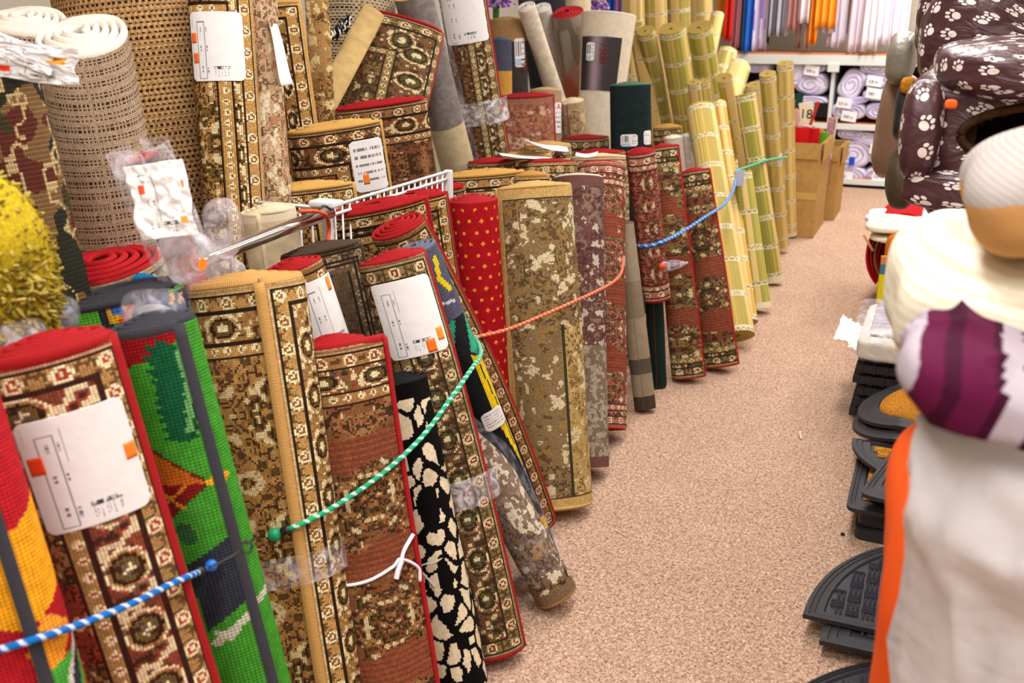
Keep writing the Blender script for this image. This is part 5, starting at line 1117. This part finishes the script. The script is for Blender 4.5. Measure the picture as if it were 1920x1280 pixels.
# ================================================================== RIGHT SIDE: PET BEDS
paw = m_paw(); lin = m_flat('brown_lining', '#3a2412', .85, .15, 60, .3); 
tb = empty('display_table', (.5, 2.9, 0), 'plain table under the paw-print pet beds', 'table')
box('table_top', (.5, 2.8, .955), (.86, 1.9, .03), m_flat('white_board', '#d8d6d2', .6), tb)
for (x, y) in ((.12, 1.95), (.88, 1.95), (.12, 3.7), (.88, 3.7)): box('table_leg', (x, y, .47), (.04, .04, .94), white_enamel, tb)
def petbed(label, c, s, mouth=None, e1=.42, e2=.5, seed=1, extra=(), taper=None, rz=0, amp=.018):
    c = np.array(c, float); e = empty('pet_bed', (c[0], c[1], c[2] - s[2] / 2), label, 'pet bed'); R = rotz(rz)
    hole = None
    if mouth:
        mx, mz, ax, az = mouth
        hole = lambda D: (D[..., 1] < -.45) & ((((D[..., 0] - mx) / ax) ** 2 + ((D[..., 2] - mz) / az) ** 2) < 1)
    nz = [(7, amp, seed, (1, 1, 1)), (22, amp * .3, seed + 4, (1, 1, 1))]
    gmesh('quilted_shell', [lumpgrid(c, s, R=R, e1=e1, e2=e2, axis='y', nz=nz, hole=hole, nu=160, nv=120, taper=taper)], paw, e)
    if mouth:
        gmesh('inner_lining', [lumpgrid(c + np.array([0, .01, 0]), np.array(s) * .88, R=R, e1=e1, e2=e2, axis='y', nz=nz, hole=hole, nu=80, nv=60, taper=taper)], lin, e)
        t = np.linspace(0, 2 * PI, 80)[:-1]; Q = np.stack([(mx + ax * np.cos(t)) * s[0] / 2, np.full(79, -s[1] / 2 * .97), (mz + az * np.sin(t)) * s[2] / 2], -1)
        Q[:, 1] += .02 * (np.abs(Q[:, 0]) / (s[0] / 2)) ** 4; tube('mouth_trim', Q @ R.T + c, .009, lin, e, ns=8, closed=True)
    for (nm, cc, ss, m_, kw) in extra: gmesh(nm, [lumpgrid(c + np.array(cc), ss, R=R, nz=[(9, .012, seed + 7, (1, 1, 1))], **{**dict(e1=.6, e2=.5, axis='y'), **kw})], m_, e)
    return e
petbed('cave-shaped paw-print pet bed with a wide dark mouth and puffy roof', (.19, 2.5, 1.27), (.55, .56, .3), (.2, .02, .78, .44), seed=3, extra=[
    ('roof_cushion', (.03, -.06, .125), (.52, .6, .115), paw, {}), ('front_bolster', (.0, -.25, -.11), (.53, .14, .1), paw, {}), ('side_pad', (-.235, -.22, .0), (.075, .2, .2), paw, dict(axis='z')),
    ('price_sticker', (-.185, -.31, .065), (.014, .004, .009), m_flat('orange_sticker', '#f0641e', .5), {})])
petbed('paw-print pet bed standing on end above the cave bed, its inside in shadow', (.2, 2.86, 1.44), (.56, .36, .27), None, seed=11, extra=[('rim_trim', (-.02, -.1, .135), (.5, .2, .022), lin, {})])
petbed('folded paw-print pet bed highest and farthest back beside the curtains', (.02, 3.12, 1.54), (.27, .3, .32), None, seed=17, extra=[('rim_trim', (.06, -.1, .13), (.18, .1, .03), lin, {})])
def tp(P):
    q = P.copy(); k = np.clip((P[..., 2] + .13) / .26, 0, 1); q[..., 0] = P[..., 0] * (.55 + .45 * k) + .07 * (1 - k); return q
petbed('lowest paw-print pet bed, tapering downwards above the cream bath mats', (.13, 2.42, 1.06), (.42, .4, .27), (.25, .5, .5, .24), seed=23, taper=tp)
def soft(name, label, cat, px, Y, w, h, d, mat, e1=.6, e2=.6, nz=None, part=None, R=None, colf=None, **k):
    c = aty(*px, Y); D = depth(c); return lump(name, label, cat, c, (w * D / F, d, h * D / F), mat, e1=e1, e2=e2, nz=nz or [(9, .015, int(px[0]) % 50, (1, 1, 1))], part=part, R=R, colf=colf, **k)
soft('floor_cushion', 'large brown satin cushion standing behind the pet beds by the shelves', 'cushion', (1682, 236), 3.5, 72, 190, .3, m_flat('brown_satin', '#8a6a54', .4, .4, 8, .1, .5, dist=.02))
soft('floor_cushion', 'silvery quilted cushion with a peach edge above the brown satin one', 'cushion', (1690, 112), 3.3, 46, 92, .25, m_flat('silver_satin', '#8c8678', .35, .5, 12, .2, .6, dist=.02))
soft('floor_cushion', 'peach cushion edge just left of the silvery quilted cushion', 'cushion', (1676, 112), 3.45, 34, 70, .2, m_flat('peach_cloth', '#d8a070', .7, .2, 12, .1))
soft('floor_cushion', 'black satin cushion squeezed between the brown cushion and the pet bed', 'cushion', (1697, 205), 3.2, 40, 110, .2, m_flat('black_satin', '#24242a', .4, .4, 12, .2, .5, dist=.02))
soft('floor_cushion', 'olive-brown cushion peeping out beside the lowest pet bed', 'cushion', (1692, 338), 3.2, 48, 110, .2, m_flat('olive_satin', '#4c4030', .5, .4, 12, .2, .5, dist=.02))
soft('straw_brush', 'tuft of orange straw behind the black satin cushion', 'brush', (1702, 160), 3.1, 22, 26, .06, coir)
for lb, x, w, c in (('small red carton on top of the pet beds', 1805, 34, '#d81c14'), ('clear-wrapped white pack on top of the pet beds', 1843, 38, '#cfc8c4'), ('long green carton on top of the pet beds', 1915, 100, '#2f9434')):
    q = aty(x, -14, 2.85); o = box('carton', q, (w * depth(q) / F, .1, .085), m_flat('carton_' + c.strip('#'), c, .4, .4), None); tagp(o, lb, 'carton')

# ================================================================== RIGHT SIDE: BEDDING IN THE FOREGROUND
o = box('display_plinth', (.5, 1.3, .27), (.8, 1.1, .54), m_flat('white_board', '#d8d6d2', .6), None); tagp(o, 'white plinth hidden below the foreground bedding', 'plinth')
def qtap(P): 
    q = P.copy(); q[..., 2] -= .5 * np.clip(P[..., 0] + .345, 0, .26) * np.clip(P[..., 2] / .3, 0, 1); k = np.clip((P[..., 2] + .3) / .6, 0, 1); q[..., 0] += .03 * (1 - k); return q
lump('quilt', 'puffy pale grey quilt with an orange underside, nearest the camera', 'quilt', (.35, 1.08, .88), (.69, .42, .68), m_flat('pale_grey_cotton', '#cfc9cc', .85, .15, 7, .03, .6, dist=.03), part='quilt_top', e1=.32, e2=.36, nz=[(5, .03, 3, (1, 1, 2.2)), (12, .022, 9, (1.5, 1, 1.3)), (9, .014, 1001, (1, 1, 1)), (16, .007, 1005, (1, 1, 1))], nu=160, nv=110, taper=qtap)
qr = [o for o in C.objects if o.name.startswith('quilt') and o.type == 'EMPTY'][0]
gmesh('orange_underside', [lumpgrid((.342, 1.165, .78), (.733, .42, .58), e1=.45, e2=.45, nz=[(6, .02, 13, (1, 1, 1.6))], nu=100, nv=70, taper=qtap)], m_flat('orange_cotton', '#e8591c', .8, .15, 9, .08), qr)
def plumf(P, UVc):
    x = P[..., 0] + .03 * (vn(P[..., 2] * 14, P[..., 1] * 9, 3) - .5); c = base(x, hx('#581238')); c = mixc(c, hx('#3c0c26'), np.sin(x * 150) > .5)
    m = (np.abs(np.sin(x * 34 + 2.2)) > .92) & (vn(x * 30, P[..., 2] * 22, 8) > .25); return mixc(c, hx('#b0a4b0'), m)
def stripes(cols, per, ax=0):
    def f(P, UVc):
        x = P[..., ax] + .02 * vn(P[..., 2] * 12, P[..., 1] * 9, 3); k = h2(np.floor(x / per), np.zeros(x.shape), 5)
        c = base(x, hx(cols[0]))
        for i, q in enumerate(cols[1:]): c = mixc(c, hx(q), k > (i + 1) / len(cols))
        return c
    return f
softm = m_pile('brushed_cotton', 120, .06, .2, .85)
soft('blanket', 'plum and silver striped satin blanket sagging between the cream blanket and the quilt', 'blanket', (1905, 690), 1.06, 430, 150, .36, softm, e1=.7, e2=.45, R=ry_(.3), nz=[(8, .014, 5, (1.6, 1, 1)), (14, .008, 1003, (1, 1, 1))], colf=plumf, part='striped_satin', nu=200, nv=90)
def creamf(P, UVc):
    z = P[..., 2] + .12 * P[..., 0]; c = base(z, hx('#ece6d6')); c = mixc(c, hx('#b8a8a4'), (np.abs(z + .045) < .004) | (np.abs(z + .06) < .003)); c = mixc(c, hx('#dcd4b8'), np.mod(z, .012) < .004)
    return c
soft('blanket', 'thick cream ribbed blanket with faint grey stripes', 'blanket', (1893, 545), 1.32, 405, 215, .5, softm, e1=.6, e2=.55, R=ry_(.03), nz=[(7, .016, 8, (1, 1, 1)), (16, .006, 18, (1, 1, 1))], colf=creamf, part='ribbed_cotton', nu=160, nv=140)
soft('blanket', 'second cream blanket fold rising towards the right frame edge', 'blanket', (1905, 490), 1.42, 330, 150, .4, m_flat('cream_cotton', '#ece8de', .85, .15, 9, .03, .4, dist=.02), e1=.6, e2=.6, R=ry_(-.2), nz=[(7, .014, 28, (1, 1, 1))], part='folded_cotton')
def pillf(P, UVc):
    c = base(P[..., 0], hx('#b9b0ac')) * (.92 + .12 * np.sin((P[..., 0] + P[..., 2]) * 700))[..., None]
    return np.where((P[..., 2] < .012 - .1 * P[..., 0])[..., None], hx('#c8965c'), c)
soft('pillow', 'ribbed grey pillow with a wide beige border at the right frame edge', 'pillow', (1952, 350), 1.25, 262, 205, .34, softm, e1=.7, e2=.6, R=ry_(-.35), colf=pillf, part='ribbed_case', nu=220, nv=120)
soft('pillow', 'light grey knitted cushion behind the cream blanket below the pet beds', 'pillow', (1825, 432), 1.75, 160, 66, .25, m_flat('light_grey_knit', '#b4b0b4', .9, .1, 120, .2), e1=.8, e2=.7, part='knitted_case')

# bits on the carpet
sc = atz(1502, 822, .006); e = tube('string_scrap', spline([sc, sc + [-.01, .04, .004], sc + [-.012, .07, .0]], 16), .003, m_flat('white_string_e8e6ee', '#e8e6ee', .5), None, ns=6); tagp(e, 'short curled scrap of white string on the carpet', 'string')
e = tube('bristle', [atz(1152, 993, .003), atz(1164, 999, .004), atz(1176, 1006, .003)], .0016, m_flat('straw_bit', '#e0c49c', .6), None, ns=5); tagp(e, 'thin straw-coloured splinter lying on the carpet', 'splinter')
o = lump('carpet_crumb', 'tiny dark crumb on the carpet left of the doormats', 'crumb', atz(1580, 1001, .004), (.012, .01, .008), m_flat('dark_crumb', '#2a2220'), nu=12, nv=8)

# ================================================================== BUNGEE CORDS, laid against whatever they touch
bpy.context.view_layer.update(); DG = bpy.context.evaluated_depsgraph_get()
def touch(px, off):
    d = ray(*px); d = d / np.linalg.norm(d); ok, loc, nor, idx, ob, mw = SC.ray_cast(DG, Vector(CAM.tolist()), Vector(d.tolist()))
    return (np.linalg.norm(np.array(loc) - CAM) - off) if ok else 9.0, d
def cord(label, pts, rad, c1, c2, n=80, name='bungee_cord', off=None, ends=()):
    Q = spline([(x, y, 0) for x, y in pts], n); D = []; R = []
    for q in Q: t_, d = touch((q[0], q[1]), off or rad * 1.6); D.append(t_); R.append(d)
    D = np.array(D); iv = 1 / D
    # taut cord: bridge the gaps between the rolls (upper hull of 1/distance along the cord)
    hull = [0]
    for i in range(1, n):
        while len(hull) > 1:
            a, b = hull[-2], hull[-1]
            if (iv[b] - iv[a]) * (i - a) <= (iv[i] - iv[a]) * (b - a): hull.pop()
            else: break
        hull.append(i)
    env = np.interp(np.arange(n), hull, iv[hull]); env = np.convolve(np.pad(env, 2, mode='edge'), np.ones(5) / 5, 'valid'); env = np.maximum(env, iv)
    P = np.array([CAM + r * (1 / e_) for r, e_ in zip(R, env)])
    root = empty(name, tuple(P[0]), label, 'cord')
    P3 = spline(P[::2], 320); a1, a2 = hx(c1), hx(c2)
    cl = np.concatenate([[0], np.cumsum(np.linalg.norm(np.diff(P3, axis=0), axis=1))])
    T = tube('x', P3, rad, None, ns=10, ret=True); G, _, UV = T; x = UV[:-1, :-1, 0]; ang = np.arange(10)[None] / 10
    m = np.mod(x / (rad * 4.2) + ang, 1) < .3
    gmesh('braided_cord', [(G, np.where(m[..., None], a2, a1), UV)], m_pile('braided_nylon', 900, .08, .3, .5), root)
    return root, P, P3
g_, Pg, _ = cord('green braided bungee cord crossing the front rugs from the golden rug to the road rug', [(515, 1002), (580, 975), (650, 935), (720, 885), (790, 820), (850, 740), (885, 690), (900, 668), (900, 650), (888, 628)], .0052, '#1fa878', '#c8f0e0')
lump('cord_knob', None, None, Pg[0], (.026, .026, .026), m_flat('green_cord_end', '#16a070', .4, .4), e1=1, e2=1, nu=20, nv=14, parent=g_)
tube('black_clip', np.array([Pg[2], Pg[3], Pg[4]]), .0085, m_flat('black_wire', '#141414', .4, .5), g_, ns=10)
bl_, Pb, _ = cord('blue and white braided bungee cord across the two labelled rugs at the lower left', [(-30, 1226), (60, 1200), (150, 1170), (250, 1130), (320, 1095), (388, 1066)], .0052, '#1468b8', '#c4d4f4')
lump('cord_knob', None, None, Pb[-1] + RT * .008 + np.array([0, 0, .006]), (.02, .02, .02), m_flat('blue_cord_end', '#1c6cd0', .4, .4), e1=1, e2=1, nu=20, nv=14, parent=bl_)
tube('black_clip', np.array([Pb[-5], Pb[-4], Pb[-3]]), .008, m_flat('black_wire', '#141414', .4, .5), bl_, ns=10)
hk = []
for q in [(392, 1064), (420, 1050), (445, 1035), (452, 1022), (462, 1014), (472, 1020), (470, 1032), (458, 1036), (452, 1028)]: t_, d = touch(q, .006); hk.append(CAM + d * min(t_, 1.5))
tube('wire_hook', spline(hk, 50), .0018, m_flat('black_wire', '#141414', .4, .5), bl_, ns=6)
hk = []
for q in [(462, 1018), (475, 1010), (490, 1006), (512, 1002)]: t_, d = touch(q, .008); hk.append(CAM + d * t_)
tube('wire_hook', spline(hk, 30), .0018, m_flat('black_wire', '#141414', .4, .5), g_, ns=6)
cord('orange braided cord round the beige floral rug and the dark red roll', [(893, 632), (950, 618), (1010, 594), (1070, 568), (1120, 545), (1150, 528), (1165, 510), (1169, 478)], .0052, '#d4603c', '#e8a080')
cord('light blue braided cord running up from the dusty red rug to the bamboo blinds', [(1194, 461), (1225, 459), (1270, 440), (1320, 408), (1355, 385), (1372, 362), (1380, 334)], .007, '#2c78c8', '#a0c4f0')
cord('thin green cord across the front bamboo blinds', [(1380, 320), (1410, 310), (1440, 300), (1478, 294)], .007, '#1c9c74', '#90e0c0', n=40)
t_, d = touch((1386, 334), .012); q = CAM + d * t_
o = box('paper_tag', q, (.05, .004, .085), m_flat('pale_blue_card', '#b8c4e0', .6), None); tagp(o, 'pale blue paper tag where the cords meet on the bamboo blinds', 'tag')
t_, d = touch((1462, 300), .012); q = CAM + d * t_
o = box('paper_tag', q, (.02, .004, .08), tagm, None); tagp(o, 'narrow white paper tag hanging on the upright bamboo blind', 'tag')
# care label on the road rug, plastic bottle, ties
label_on(F8, (921, 773), .055, .055, 21, 'lines', name='care_label', off=.008)
q = []
for p in [(1236, 499), (1246, 500), (1260, 497), (1275, 495), (1290, 492)]: t_, d = touch(p, .03); q.append(CAM + d * t_)
bo = empty('plastic_bottle', tuple(q[0]), 'small clear pointed plastic tube with an orange cap stuck to the slim rug', 'bottle')
tube('bottle_body', spline(q[1:], 30), np.interp(np.linspace(0, 1, 30), [0, .3, .6, 1], [.02, .024, .018, .003]), m_plastic('bottle_film', .4), bo, ns=14)
tube('bottle_cap', np.array([q[0], (q[0] + q[1]) / 2, q[1]]), .011, m_flat('orange_plastic', '#d84a1c', .4), bo, ns=12)
string_on(F17, [(1343, 475), (1350, 458), (1358, 450)], '#d8ccc4', .003); string_on(F17, [(1345, 478), (1355, 466), (1366, 457)], '#d8ccc4', .003, 'tie_end')
